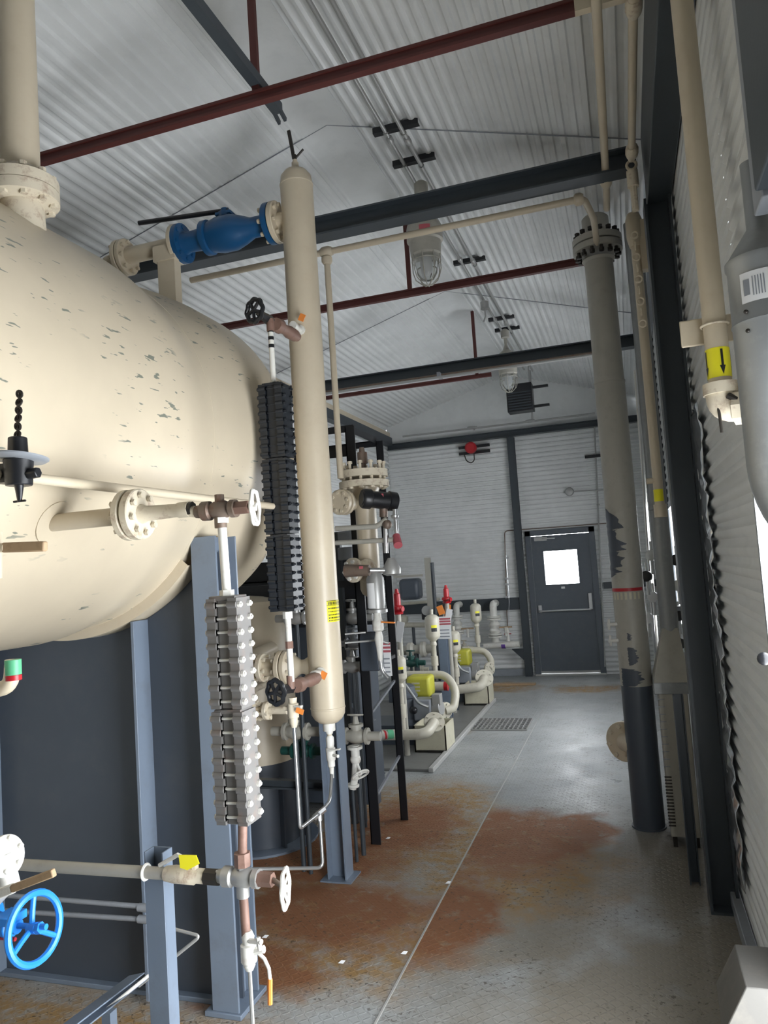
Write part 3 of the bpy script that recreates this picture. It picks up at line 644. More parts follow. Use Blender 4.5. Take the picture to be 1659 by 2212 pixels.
g_.part('pipe', MB().cyl((BX + .002, BY, gz0), (BX + .002, BY, vzb + .03), .0135, n=12), 'white_paint')
g_.part('coupling', MB().cyl((BX + .002, BY, vzb + .17), (BX + .002, BY, vzb + .20), .0175, n=8), 'rust_pipe')
g_.part('coupling', MB().cyl((BX + .002, BY, gz0 - .03), (BX + .002, BY, gz0), .022, n=8), 'white_paint')
# little ball valve under the lower cock and tubing loop
q = V((BX + .002, BY, at(625, 1530, Y=BY).z))
D = Thing('drain_valve', 'small drain valve with orange tab below the lower black handwheel', 'valve', tuple(q))
D.part('body', MB().lathe(q - V((0, 0, .08)), (0, 0, 1), [(0, .012), (.02, .018), (.04, .018), (.042, .024), (.10, .024), (.102, .017), (.125, .02)], 12).cyl(q - V((.04, 0, 0)), q + V((.04, 0, 0)), .011, n=8), 'cream_rust')
D.part('lever', MB().bar(q + V((.02, -.02, .012)), q + V((.055, -.03, .014)), .016, .006), 'white_paint')
D.part('orange_tab', MB().box(q + V((.045, -.03, -.006)), (.035, .004, .022), Matrix.Rotation(.35, 3, 'Y')), 'orange')
tb = [at(628, 1560, Y=BY), at(648, 1790, Y=BY), at(690, 1757, Y=3.1)]
TU = Thing('drain_tubing', 'pale stainless tubing loop hanging below the slim vertical vessel', 'tube', tuple(tb[1]))
TU.part('tube', MB().tube([q - V((0, 0, .07)), tb[1], tb[2]], .008, 10, .02), 'steel')
TU.part('tube', MB().tube([(VX, VY, at(712, 1670, Y=VY).z), at(713, 1730, Y=3.3), at(690, 1757, Y=3.1)], .008, 10, .04), 'steel')
TU.part('tee', MB().cyl(tb[2] + V((.02, .02, .015)), tb[2] + V((-.02, -.02, -.015)), .013, n=6).cyl(tb[2], tb[2] - V((0, 0, .03)), .012, n=6), 'steel')
TU.part('tube', MB().tube([tb[2], V((tb[2].x + .002, tb[2].y, at(688, 1885, Y=3.05).z)), at(520, 1878, Y=2.75)], .008, 10, .035), 'steel')
# bottom drain stack of vessel
q = V((VX, VY, vz0 - .05)); zb = at(712, 1680, Y=VY).z
D = Thing('drain_valve', 'off white drain valve with white lever under the slim vertical vessel', 'valve', tuple(q))
D.part('nipple', MB().cyl(q, q - V((0, 0, .05)), .012, n=10), 'cream_rust')
D.part('body', MB().lathe((VX, VY, zb), (0, 0, 1), [(0, .009), (.05, .012), (.055, .018), (.08, .018), (.085, .022), (.14, .024), (.145, .018), (.16, .02), (.19, .02), (.2, .012)], 14), 'white_paint')
D.part('lever', MB().bar((VX + .01, VY - .03, zb + .135), (VX + .065, VY - .035, zb + .145), .014, .006).cyl((VX, VY, zb + .11), (VX + .05, VY - .03, zb + .11), .008, n=8), 'white_paint')

# blue grey I post behind the vessel
PX, PY = -1.665, 3.93
T = Thing('support_post', 'blue grey I section post standing directly behind the slim vertical vessel', 'post', (PX, PY, 0))
T.part('column', MB().hbeam((PX, PY, .0), (PX, PY, 1.9), .11, .11, .009, .007, up=(1, 0, 0)), 'blue_grey', .001)
T.part('base_plate', MB().span((PX - .09, PY - .08, 0), (PX + .09, PY + .08, .008)), 'blue_grey')

# ================================================================= BLUE BALL VALVE RUN ON TOP
bx0 = at(255, 545, Y=VY).x
def zline(px, py): return at(px, py, Y=VY)
cr = VX - .12
T = Thing('overhead_pipe', 'cream flanged pipe above the big tank holding the dark blue valve', 'pipe', (bx0, VY, tz))
T.part('flange', disc((cr - .0, VY, tz), (1, 0, 0), .105, .028), 'cream', 0, None)
bolts(T, (cr - .02, VY, tz), (1, 0, 0), .083, 8, .012, .05, 'cream')
xv1 = cr - .018; xv0 = at(400, 515, Y=VY).x - .03
T.part('flange', disc((xv0 - .012, VY, tz), (1, 0, 0), .105, .024), 'cream')
T.part('pipe', MB().tube([(xv0 - .01, VY, tz), (bx0 + .03, VY, tz)], .045, 20), 'cream')
T.part('flange', disc((bx0 + .055, VY, tz - .005), (1, 0, 0), .098, .024), 'cream')
T.part('flange', disc((bx0 + .025, VY, tz - .005), (1, 0, 0), .098, .024), 'cream')
bolts(T, (bx0 + .04, VY, tz - .005), (1, 0, 0), .078, 8, .011, .045, 'cream')
T.part('elbow', MB().tube([(bx0 + .03, VY, tz - .005), (bx0 - .09, VY, tz - .01), (bx0 - .10, VY, TZ + .72)], .038, 20, .08), 'cream')
T = Thing('ball_valve', 'dark blue flanged ball valve with long black lever above the tank', 'valve', ((xv0 + xv1) / 2, VY, tz))
L = xv1 - xv0
T.part('body', MB().lathe((xv0, VY, tz), (1, 0, 0), [(0, .104), (.026, .104), (.028, .06), (.05, .052), (L * .26, .058), (L * .28, .09), (L * .33, .09), (L * .34, .078), (L * .44, .092), (L * .58, .092), (L * .68, .074), (L * .78, .052), (L - .032, .052), (L - .028, .104), (L, .104)], 28), 'blue_valve')
bolts(T, (xv0 + .011, VY, tz), (1, 0, 0), .082, 8, .012, .022, 'blue_valve'); bolts(T, (xv1 - .012, VY, tz), (1, 0, 0), .082, 8, .012, .022, 'blue_valve')
mx_ = xv0 + L * .5
T.part('stem_housing', MB().cyl((mx_, VY, tz + .07), (mx_, VY, tz + .115), .038, n=8).span((mx_ - .045, VY - .03, tz + .095), (mx_ + .045, VY + .03, tz + .112)), 'blue_valve', .003)
T.part('lever', MB().tube([(mx_ + .02, VY, tz + .125), (mx_ - .02, VY, tz + .127), at(300, 482, Y=VY - .03)], .013, 10), 'black')
T.part('lever_hub', MB().cyl((mx_, VY, tz + .10), (mx_, VY, tz + .135), .022, n=10), 'blue_valve')
# square cream post carrying the run
c = at(368, 560, Y=VY)
T = Thing('pipe_stand', 'square cream stand on tank top carrying the overhead blue valve pipe', 'support', (c.x, VY, 3.0))
T.part('post', MB().span((c.x - .042, VY - .06, 2.98), (c.x + .062, VY + .0, tz - .05)), 'cream', .002)
T.part('cap', MB().span((c.x - .062, VY - .07, tz - .10), (c.x + .072, VY + .035, tz - .015)), 'cream', .002)
# flanges between lower neck and the dark skirted vessel
x1 = VX - .19
T = Thing('flanged_pipe', 'cream flanged pipe joining the slim vessel to the vessel behind the grey gauge', 'pipe', (x1 - .1, VY, bzz))
T.part('flange', disc((x1 - .012, VY, bzz), (1, 0, 0), .083, .024), 'cream')
T.part('flange', disc((x1 - .042, VY, bzz), (1, 0, 0), .083, .024), 'cream')
bolts(T, (x1 - .027, VY, bzz), (1, 0, 0), .066, 8, .010, .045, 'cream_rust')
xf = at(548, 1440, Y=VY).x
T.part('flange', disc((xf, VY, bzz), (1, 0, 0), .07, .026), 'cream_rust'); T.part('flange', disc((xf + .05, VY, bzz), (1, 0, 0), .07, .026), 'cream_rust')
bolts(T, (xf + .025, VY, bzz), (1, 0, 0), .055, 6, .010, .058, 'cream_rust')
T.part('pipe', MB().cyl((x1, VY, bzz), (-2.0, VY + .0, bzz), .042, n=20).tube([(-1.98, VY, bzz), (-2.05, VY + .35, bzz), (-2.15, 4.2, bzz)], .042, 16), 'cream')
z2 = at(575, 1535, Y=VY).z
T = Thing('flanged_pipe', 'small cream flanged branch pipe below the large flange behind the gauge', 'pipe', (xf, VY, z2))
T.part('flange', disc((xf - .01, VY, z2), (1, 0, 0), .052, .022), 'cream_rust'); T.part('flange', disc((xf + .06, VY, z2), (1, 0, 0), .045, .022), 'cream_rust')
T.part('pipe', MB().cyl((xf - .2, VY, z2), (xf + .17, VY, z2), .018, n=14).tube([(xf - .2, VY, z2), (xf - .3, VY + .4, z2), (-2.2, 4.2, z2)], .018, 12), 'cream_rust')
bolts(T, (xf + .05, VY, z2), (1, 0, 0), .036, 4, .011, .03, 'cream_rust'); bolts(T, (xf - .01, VY, z2), (1, 0, 0), .042, 4, .011, .03, 'cream_rust')
# vertical vessel with skirt
cx_, cy_, cr_ = -2.40, 4.42, .26
T = Thing('skirted_vessel', 'fat cream upright vessel on a dark blue grey skirt behind the grey gauge', 'vessel', (cx_, cy_, 0))
zs_ = at(570, 1660, Y=cy_ - cr_).z
T.part('shell', MB().lathe((cx_, cy_, zs_), (0, 0, 1), [(0, cr_), (1.45 - zs_, cr_), (1.52 - zs_, cr_ - .05), (1.55 - zs_, .08), (1.56 - zs_, 1e-4)], 48), 'cream')
T.part('skirt', MB().lathe((cx_, cy_, 0), (0, 0, 1), [(.01, cr_ - .01), (zs_, cr_ - .01)], 48), 'panel_dark')
T.part('base_ring', MB().lathe((cx_, cy_, 0), (0, 0, 1), [(0, cr_ + .10), (.014, cr_ + .10)], 48), 'blue_grey')
for k in range(3): T.part('skirt_gusset', MB().box((cx_ + (cr_ + .02) * math.cos(-1.4 + k * .8), cy_ + (cr_ + .02) * math.sin(-1.4 + k * .8), .22), (.05, .012, .42), Matrix.Rotation(-1.4 + k * .8, 3, 'Z')), 'panel_dark')
# dark floor rail between post and vessel
solo('steel_rail', 'dark horizontal steel rail low behind the slim vessel drain tubing', 'beam', MB().hbeam(at(525, 1690, Y=4.05), at(700, 1697, Y=4.05), .05, .05), 'frame_grey')

# ================================================================= STANDPIPE AND RIGHT SIDE
SX, SYp, SR = -.028, 4.93, .094
T = Thing('standpipe', 'tall cream standpipe with bolted flange on top and peeling dark paint patches', 'pipe', (SX, SYp, 0))
fz = at(1298, 530, Y=SYp).z
T.part('lower_pipe', MB().lathe((SX, SYp, 0), (0, 0, 1), [(0, SR + .008), (.01, SR + .008), (.011, SR), (.86, SR)], 40), 'panel_dark')
T.part('pipe', MB().lathe((SX, SYp, .86), (0, 0, 1), [(0, SR + .001), (1.9, SR), (1.902, SR + .003), (1.912, SR + .003), (1.914, SR - .002), (fz - .97, SR - .005), (fz - .955, SR + .01)], 40), 'cream_grey')
def peel(z0, z1, a0, a1, seed, edge=.25, th=.0018):
    """ragged patch where the cream coat is gone: outline is torn"""
    rnd = random.Random(seed); rows = []; n = 26
    for i in range(n + 1):
        t = i / n; z = z0 + (z1 - z0) * t; k = math.sin(PI * min(1, max(0, t))) ** .35
        aa = a0 + rnd.uniform(0, edge) * (1 if edge > 0 else 0) * .3; bb = a1 - (1 - k) * (a1 - a0) * .6 - rnd.uniform(0, edge)
        rows.append([V((SX + (SR + .001 + th) * math.cos(aa + (bb - aa) * j / 10), SYp + (SR + .001 + th) * math.sin(aa + (bb - aa) * j / 10), z)) for j in range(11)])
    return MB().sheet(rows)
T.part('peeled_patch', peel(1.53, 1.97, -3.0, -1.35, 3, .75), 'panel_dark'); T.part('peeled_patch', peel(.99, 1.10, -1.95, -1.25, 5, .2), 'panel_dark')
T.part('peeled_patch', peel(1.14, 1.19, -1.9, -1.5, 8, .25), 'panel_dark'); T.part('peeled_patch', peel(.86, .97, -2.6, -1.0, 11, .35), 'panel_dark')
rb = at(1357, 1272, Y=SYp - SR).z
T.part('red_band', MB().patch((SX, SYp, 0), (0, 0, 1), SR + .001, rb - .015, rb + .005, -1.4, 1.4, (-.35, -1, 0)), 'red')
for k in range(9): T.part('yellow_print', MB().patch((SX, SYp, 0), (0, 0, 1), SR + .001, rb - .065, rb - .022, -1.3 + k * .28, -1.15 + k * .28, (-.35, -1, 0), 3), 'tub')
for k in (0, 1): T.part('flange', MB().lathe((SX, SYp, fz - .045 + k * .05), (0, 0, 1), [(0, .155), (.04, .155)], 40), 'cream_grey')
bolts(T, (SX, SYp, fz), (0, 0, 1), .128, 14, .018, .085, 'bare')
T.part('cap_pipe', MB().lathe((SX, SYp, fz + .045), (0, 0, 1), [(0, .10), (.02, .085), (.135, .085), (.15, .07), (.155, .03)], 32), 'cream_grey')
mz = at(1350, 1610, Y=SYp).z
T.part('side_flange', disc((SX - .10, SYp + .10, mz), (-.5, -.86, 0), .125, .04), 'cream')
bolts(T, (SX - .10, SYp + .10, mz), (-.5, -.86, 0), .098, 8, .016, .04, 'cream_rust')
T.part('side_neck', MB().cyl((SX - .04, SYp, mz), (SX - .10, SYp + .10, mz), .06, n=24), 'cream')
g_ = Thing('sample_cocks', 'small cream sample cocks on the left flank of the standpipe', 'valve', (SX - .12, SYp - .06, 1.2))
for z in (1.24, 1.14): g_.part('cock', MB().cyl((SX - .085, SYp - .05, z), (SX - .14, SYp - .07, z), .012, n=10).cyl((SX - .13, SYp - .07, z - .03), (SX - .13, SYp - .07, z + .035), .008, n=8), 'white_paint')

def run(name, label, cat, pts, r, mat, bend=0, unions=(), umat=None, group=None, stand=False):
    T = Thing(name, label, cat, tuple(V(pts[0])), group); T.part('pipe', MB().tube(pts, r, 14, bend), mat)
    for u0, u1 in unions:
        u0, u1 = V(u0), V(u1); T.part('union', MB().lathe(u0, u1 - u0, [(0, r * 1.25), (.2 * (u1 - u0).length, r * 1.75), (.7 * (u1 - u0).length, r * 1.75), ((u1 - u0).length, r * 1.25)], 10), umat or mat)
    if stand: c_ = (V(pts[0]) + V(pts[-1])) / 2; T.part('stand', MB().cyl((c_.x, c_.y, c_.z), (c_.x, c_.y, .022), r * .6).span((c_.x - r, c_.y - r, .022), (c_.x + r, c_.y + r, .03)), 'frame_grey')
    return T
run('ceiling_pipe', 'cream pipe crossing the room just below the nearest dark roof beam', 'pipe', [(-2.48, 4.02, 3.575), (-.07, 4.02, 3.575), (-.03, 4.35, 3.60), (SX, SYp - .12, 3.64)], .019, 'cream', .06, [((-1.59, 4.02, 3.575), (-1.515, 4.02, 3.575)), ((-.12, 4.02, 3.575), (-.07, 4.02, 3.575))])
run('drop_pipe', 'thin vertical cream pipe just right of the slim tall vessel', 'pipe', [(-1.553, 4.02, 3.575), (-1.553, 4.02, 2.22)], .0185, 'cream', 0, [((-1.553, 4.02, 3.55), (-1.553, 4.02, 3.5))])
run('ceiling_pipe', 'cream pipe running along the ceiling down to the standpipe top', 'pipe', [(.062, .5, 3.62), (.050, 3.98, 3.62), (.045, 4.3, 3.62)], .0185, 'cream', 0, [((.05, 3.9, 3.62), (.05, 4.02, 3.62))])
run('eave_pipe', 'cream pipe with rusty unions hugging the right eave near the camera', 'pipe', [(.178, .5, 3.57), (.172, 3.70, 3.57)], .017, 'cream', 0, [((.176, 2.60, 3.57), (.176, 2.68, 3.57)), ((.173, 3.58, 3.57), (.173, 3.68, 3.57))], 'cream_rust')
T = Thing('hanging_chain', 'cream swivel and short chain hanging at the end of the eave pipe', 'chain', (.17, 3.74, 3.5))
T.part('ring', MB().ring((.17, 3.73, 3.555), (0, 1, 0), .022, .007, 20, 8), 'cream')
T.part('swivel', MB().cyl((.17, 3.74, 3.53), (.17, 3.74, 3.45), .028, n=10).cyl((.17, 3.74, 3.45), (.17, 3.74, 3.33), .016, n=8), 'cream_rust')
for i in range(9): T.part('link', MB().ring((.155, 3.76, 3.22 - i * .055), (1, 0, 0) if i % 2 else (0, 1, 0), .017, .0045, 14, 6), 'cream')
pz0 = at(1420, 1060, X=.178).z
T = run('wall_pipe', 'slim vertical cream pipe beside the dark right column with small yellow tag', 'pipe', [(.178, 4.28, 3.52), (.178, 4.28, 1.90)], .026, 'cream', 0, [((.178, 4.28, 3.55), (.178, 4.28, 3.36))])
T.part('yellow_tag', MB().patch((.178, 4.28, 0), (0, 0, 1), .026, 1.945, 2.01, -1.2, 1.2, (-.3, -1, 0)), 'yellow')
T.part('tee', MB().cyl((.178, 4.28, 1.93), (.178, 4.28, 1.86), .034, n=12).cyl((.12, 4.28, 2.06), (.178, 4.28, 2.06), .016, n=10), 'cream')
T.part('clamp_plate', MB().span((.20, 4.25, 3.22), (.24, 4.31, 3.50)), 'cream')
# heater with hood and stack
hx0, hx1, hy0, hy1 = .088, .245, 4.60, 4.92
T = Thing('gas_heater', 'pale floor heater cabinet with pyramid hood and galvanised stack beside the standpipe', 'heater', ((hx0 + hx1) / 2, 4.76, 0))
T.part('cabinet', MB().span((hx0, hy0, .06), (hx1, hy1, .90)), 'cream_grey', .005)
for x in (hx0 + .02, hx1 - .02):
    for y in (hy0 + .03, hy1 - .03): T.part('leg', MB().span((x - .012, y - .012, 0), (x + .012, y + .012, .06)), 'bare')
cxh, cyh = .188, 4.76
hv = [(hx0 - .02, hy0 - .01, .92), (hx1 + .02, hy0 - .01, .92), (hx1 + .02, hy1 + .01, .92), (hx0 - .02, hy1 + .01, .92), (cxh - .045, cyh - .045, 1.22), (cxh + .045, cyh - .045, 1.22), (cxh + .045, cyh + .045, 1.22), (cxh - .045, cyh + .045, 1.22)]
T.part('hood', MB().add(hv, [(0, 1, 5, 4), (1, 2, 6, 5), (2, 3, 7, 6), (3, 0, 4, 7), (3, 2, 1, 0), (4, 5, 6, 7)]), 'brown_metal' if 0 else 'cream_grey', .003)
T.part('hood_skirt', MB().span((hx0 - .022, hy0 - .012, .86), (hx1 + .022, hy1 + .012, .925)), 'galv', .003)
T.part('stack', MB().lathe((cxh, cyh, 1.20), (0, 0, 1), [(0, .052), (.72, .052), (.725, .056), (.74, .056), (.745, .052), (2.5, .052)], 28), 'galv')
for k in range(16): T.part('louvre_slat', MB().span((hx0 - .008, hy0 - .002, .12 + k * .018), (hx0 + .03, hy0 + .002, .128 + k * .018)), 'bare')
for k in range(10): T.part('rung', MB().span((hx0 - .006, hy0 - .006, .45 + k * .042), (hx0 + .03, hy0 - .001, .455 + k * .042)), 'mid_grey')
solo('brace_post', 'thin dark channel post standing between heater cabinet and big dark column', 'post', MB().channel((.172, 4.14, 0), (.172, 4.14, .94), .05, .05, .006, up=(1, 0, 0)), 'frame_grey')
T = Thing('insulated_drum', 'pale upright drum marked 10 half hidden behind the right dark column', 'drum', (.30, 4.42, .2))
T.part('drum', MB().lathe((.298, 4.42, .24), (0, 0, 1), [(0, .02), (.02, .045), (.06, .052), (.60, .052), (.64, .04), (.66, .015)], 24), 'cream_grey')
tm = text_mb('10.', .12, V((.30, 4.366, .60)), (0, 0, -1), (1, 0, 0)); T.part('number', tm, 'black')
T.part('stand', MB().cyl((.298, 4.42, 0), (.298, 4.42, .25), .02), 'frame_grey')
# instruments clustered on the right wall in front of the window
T = Thing('instrument_rack', 'cluster of small steel instruments and tubing at the window behind the standpipe', 'instrument', (.24, 5.6, 1.0))
rnd = random.Random(4)
T.part('rail', MB().span((.20, 5.45, .60), (.225, 5.48, 2.2)).span((.26, 5.2, 1.28), (.285, 6.2, 1.31)), 'mid_grey')
for i, (px, py) in enumerate([(1408, 1200), (1398, 1245), (1412, 1290), (1462, 1210), (1466, 1265), (1466, 1330), (1400, 1335), (1470, 1390), (1480, 1440)]):
    q = at(px, py, Y=5.1 + .1 * (i % 3)); T.part('gauge_head', MB().lathe(q, (-.4, -1, .1), [(-.02, .028), (.0, .036), (.02, .036), (.022, .030)], 16), ('steel', 'black', 'white', 'black')[i % 4])
    T.part('fitting', MB().cyl(q - V((0, 0, .02)), q - V((0, 0, .12)), .012, n=8), 'steel'); T.part('tube_stub', MB().cyl(q + V((0, 0, .02)), q + V((0, .02, .09)), .009, n=8), 'steel')
T.part('tube', MB().tube([at(1395, 800, Y=5.3), at(1410, 1080, Y=5.3), at(1440, 1480, Y=5.3)], .009, 8), 'steel')
T.part('tube', MB().tube([at(1375, 780, Y=5.5), at(1392, 1080, Y=5.5), at(1420, 1480, Y=5.5)], .009, 8), 'steel')
for k, (a_, b_) in enumerate([((1372, 800), (1385, 1000)), ((1388, 850), (1402, 1100))]):
    run('conduit', ['pale conduit rising just right of the standpipe', 'second conduit further right rising beside the slim wall pipe'][k], 'conduit', [at(*a_, Y=5.9), at(a_[0] + (1400 - a_[1]) * -.0 + 48, 1400, Y=5.9)], .013, 'white_paint' if k == 0 else 'alu')
# crinkled foil strip along column
rows = []
rnd = random.Random(9)
for i in range(60):
    z = .25 + i * .035; rows.append([V((XR - .012 - rnd.uniform(0, .022), 3.48 + j * .045 + rnd.uniform(-.012, .012), z + rnd.uniform(-.01, .01))) for j in range(7)])
solo('foil_strip', 'crinkled shiny foil strip on the ribbed wall beside the dark column', 'insulation', MB().sheet(rows), 'foil')
for o_ in (bpy.data.objects['foil_strip'],):
    sd_ = o_.modifiers.new('thickness', 'SOLIDIFY'); sd_.thickness = .002
# near cream pipe with tape
pq = at(1557, 838, X=.272); PXn, PYn = .272, pq.y
T = Thing('wall_pipe', 'thick cream pipe near the camera with yellow arrow tape band', 'pipe', (PXn, PYn, pq.z))
T.part('pipe', MB().cyl((PXn, PYn, pq.z), (PXn, PYn, EZ - .02), .030, n=28), 'cream')
tz1, tz0 = at(1550, 755, Y=PYn).z, at(1555, 818, Y=PYn).z
yt = T.part('tape_band', MB().cyl((PXn, PYn, tz0), (PXn, PYn, tz1), .0308, n=32), 'yellow')
for a0 in (-.95, .55, 2.0):
    rows = []
    for z, wd in ((tz1 - .006, .10), (tz0 + .028, .10)): rows.append([V((PXn + .0316 * math.cos(a0 - 1.9 + t * wd), PYn + .0316 * math.sin(a0 - 1.9 + t * wd), z)) for t in (-1, 0, 1)])
    T.part('flow_arrow', MB().sheet(rows), 'black', 0, yt)
    rows = []
    for z, wd in ((tz0 + .030, .24), (tz0 + .006, .01)): rows.append([V((PXn + .0317 * math.cos(a0 - 1.9 + t * wd), PYn + .0317 * math.sin(a0 - 1.9 + t * wd), z)) for t in (-1, 0, 1)])
    T.part('flow_arrow', MB().sheet(rows), 'black', 0, yt)
bp = at(1500, 718, Y=PYn + .04)
T.part('bracket_plate', MB().span((PXn - .085, PYn + .034, bp.z - .040), (PXn + .06, PYn + .042, bp.z + .036)), 'cream', .006)
T.part('strap', MB().ring((PXn, PYn, bp.z), (0, 0, 1), .034, .0035, 24, 6), 'cream_rust')
eq = pq
T = Thing('elbow_valve', 'rusty cream elbow with dark lever valve at the foot of the near wall pipe', 'valve', tuple(eq))
T.part('elbow', MB().tube([(PXn, PYn, eq.z + .005), (PXn, PYn, eq.z - .055), (PXn + .06, PYn - .02, eq.z - .06)], .040, 18, .05).cyl((PXn, PYn, eq.z + .012), (PXn, PYn, eq.z - .018), .046, n=20), 'cream_rust')
T.part('union_nut', MB().cyl((PXn + .03, PYn - .008, eq.z - .058), (PXn + .055, PYn - .018, eq.z - .06), .048, n=8), 'cream_rust')
T.part('lever', MB().tube([(PXn + .01, PYn - .04, eq.z - .03), (PXn + .03, PYn - .045, eq.z - .045), (PXn + .05, PYn - .04, eq.z - .045)], .009, 8).cyl((PXn - .014, PYn - .03, eq.z - .055), (PXn - .012, PYn - .03, eq.z - .125), .004, n=8), 'bare')
# louvred dark box, galvanised duct elbow with label
bx_ = Thing('unit_heater', 'big dark box hanging high at the top right corner near the camera', 'heater', (.28, .9, 2.24))
bx_.part('casing', MB().span((.248, .40, 2.275), (XR - .015, 1.34, 3.30)), 'frame_grey', .004)
bx_.part('trim_plate', MB().span((.258, 1.342, 2.265), (XR - .015, 1.42, 3.30)), 'mid_grey', .003)
DXc, DYc, DR = .277, 1.50, .060
D = Thing('flue_duct', 'galvanised flue duct with white label hanging at the right edge', 'duct', (DXc, DYc, 2.2))
D.part('duct', MB().lathe((DXc, DYc, 1.9), (0, 0, 1), [(0, DR), (.19, DR), (.195, DR + .002), (.20, DR), (.30, DR), (.305, DR + .003), (.315, DR + .003), (.32, DR - .002), (.375, .02), (.5, .02)], 36).tube([(DXc, DYc, 1.905), (DXc, DYc, 1.78), (DXc + .16, DYc - .12, 1.52), (DXc + .3, DYc - .2, 1.50)], DR, 28, .12), 'galv')
for z in (2.075, 2.11): D.part('screw', MB().sphere((DXc - DR * .7, DYc - DR * .75, z), .004, 8), 'bare')
lb = D.part('label', MB().patch((DXc, DYc, 0), (0, 0, 1), DR, 2.125, 2.18, -.2, 1.0, (-.75, -1, 0)), 'white')
D.part('printed_block', MB().patch((DXc, DYc, 0), (0, 0, 1), DR, 2.138, 2.167, -.1, .08, (-.75, -1, 0), 4, th=.0018), 'mid_grey', 0, lb)
for k in range(5): D.part('printed_line', MB().patch((DXc, DYc, 0), (0, 0, 1), DR, 2.135, 2.17, .16 + k * .075, .19 + k * .075, (-.75, -1, 0), 2, th=.0018), 'mid_grey', 0, lb)
q = at(1650, 1423, Y=2.18)
solo('door_hook', 'small black knob at the edge of the bright side doorway', 'knob', MB().sphere(q, .017, 12).cyl(q, q + V((.05, .02, 0)), .008), 'black')
solo('sheet_metal_duct', 'bent grey sheet metal cowl on the floor at the lower right corner', 'duct', MB().prism([(.335, 0), (.15, 0), (.142, .335), (.206, .457), (.335, .457)], (0, 2.36, 0), (1, 0, 0), (0, 0, 1), (0, .24, 0)), 'dull_sheet', bev=.003)

# ================================================================= OVERHEAD
def rod(label, y, x0, x1, z, hang, w_=.034, tip=None):
    T = Thing('tie_rod', label, 'beam', ((x0 + x1) / 2, y, z)); T.part('rod', MB().hbeam((x0, y, z), (x1, y, z), w_, .05, .012, .02), 'oxide')
    if hang: T.part('hanger', MB().bar((hang, y, z + .02), (hang, y, roof_z(hang) - .02), .03, .022), 'oxide')
    if tip: T.part('tip', MB().bar((x1, y, z), (tip, y, z), .03, .055), 'cream')
rod('nearest dark red tie bar crossing under the ceiling', 2.68, XL + .13, -.02, 3.66, -1.30, tip=.22)
rod('second dark red tie bar beyond the nearest roof beam', 5.05, XL + .13, -.12, 3.63, -1.33)
T = Thing('tie_rod', 'short dark red hanger dropping to the far roof beam', 'beam', (-1.35, 7.6, 3.6)); T.part('hanger', MB().bar((-1.35, 7.62, 3.60), (-1.35, 7.62, roof_z(-1.35) - .02), .03, .03), 'oxide'); T.part('rod', MB().hbeam((-3.2, 7.62, 3.60), (-1.2, 7.62, 3.60), .03, .04, .01, .015), 'oxide')
ca, cb = at(392, -30, Z=3.76), at(600, 236, Z=3.72)
T = Thing('strut_channel', 'dark grey slotted channel ending in a fork above the red bar', 'strut', tuple(cb))
T.part('channel', MB().channel(ca, cb, .045, .045, .004), 'frame_grey'); T.part('fork', MB().bar(cb + V((-.015, -.02, -.01)), cb + V((-.018, .05, -.03)), .012, .02).bar(cb + V((.015, -.02, -.01)), cb + V((.016, .04, -.03)), .012, .02), 'frame_grey')
for k, x in enumerate((-1.118, -1.012)):
    run('conduit', ['left ceiling conduit running along beside the ridge', 'right ceiling conduit carrying the caged lamps beside the ridge'][k], 'conduit', [(x, .3, roof_z(x) - .075), (x, 9.9, roof_z(x) - .075)], .0115, 'alu', 0, [((x, y, roof_z(x) - .075), (x, y + .07, roof_z(x) - .075)) for y in (4.0, 5.9, 7.6)])
for i, y in enumerate((3.95, 4.33, 6.02, 7.65, 8.05, 9.4)):
    st = ['nearest', 'second', 'third', 'fourth', 'fifth', 'sixth and farthest'][i]
    T = Thing('strut_channel', '%s of the short black cross struts holding the ceiling conduits' % st, 'strut', (-1.06, y, 4.14), 'black cross struts under the ridge')
    T.part('channel', MB().channel((-1.19, y, roof_z(-1.06) - .045), (-.92, y, roof_z(-1.06) - .045), .04, .035, .004, up=(0, 0, 1)), 'black')
    for x in (-1.118, -1.012): T.part('clamp', MB().ring((x, y, roof_z(x) - .075), (0, 1, 0), .0145, .003, 14, 6), 'alu')
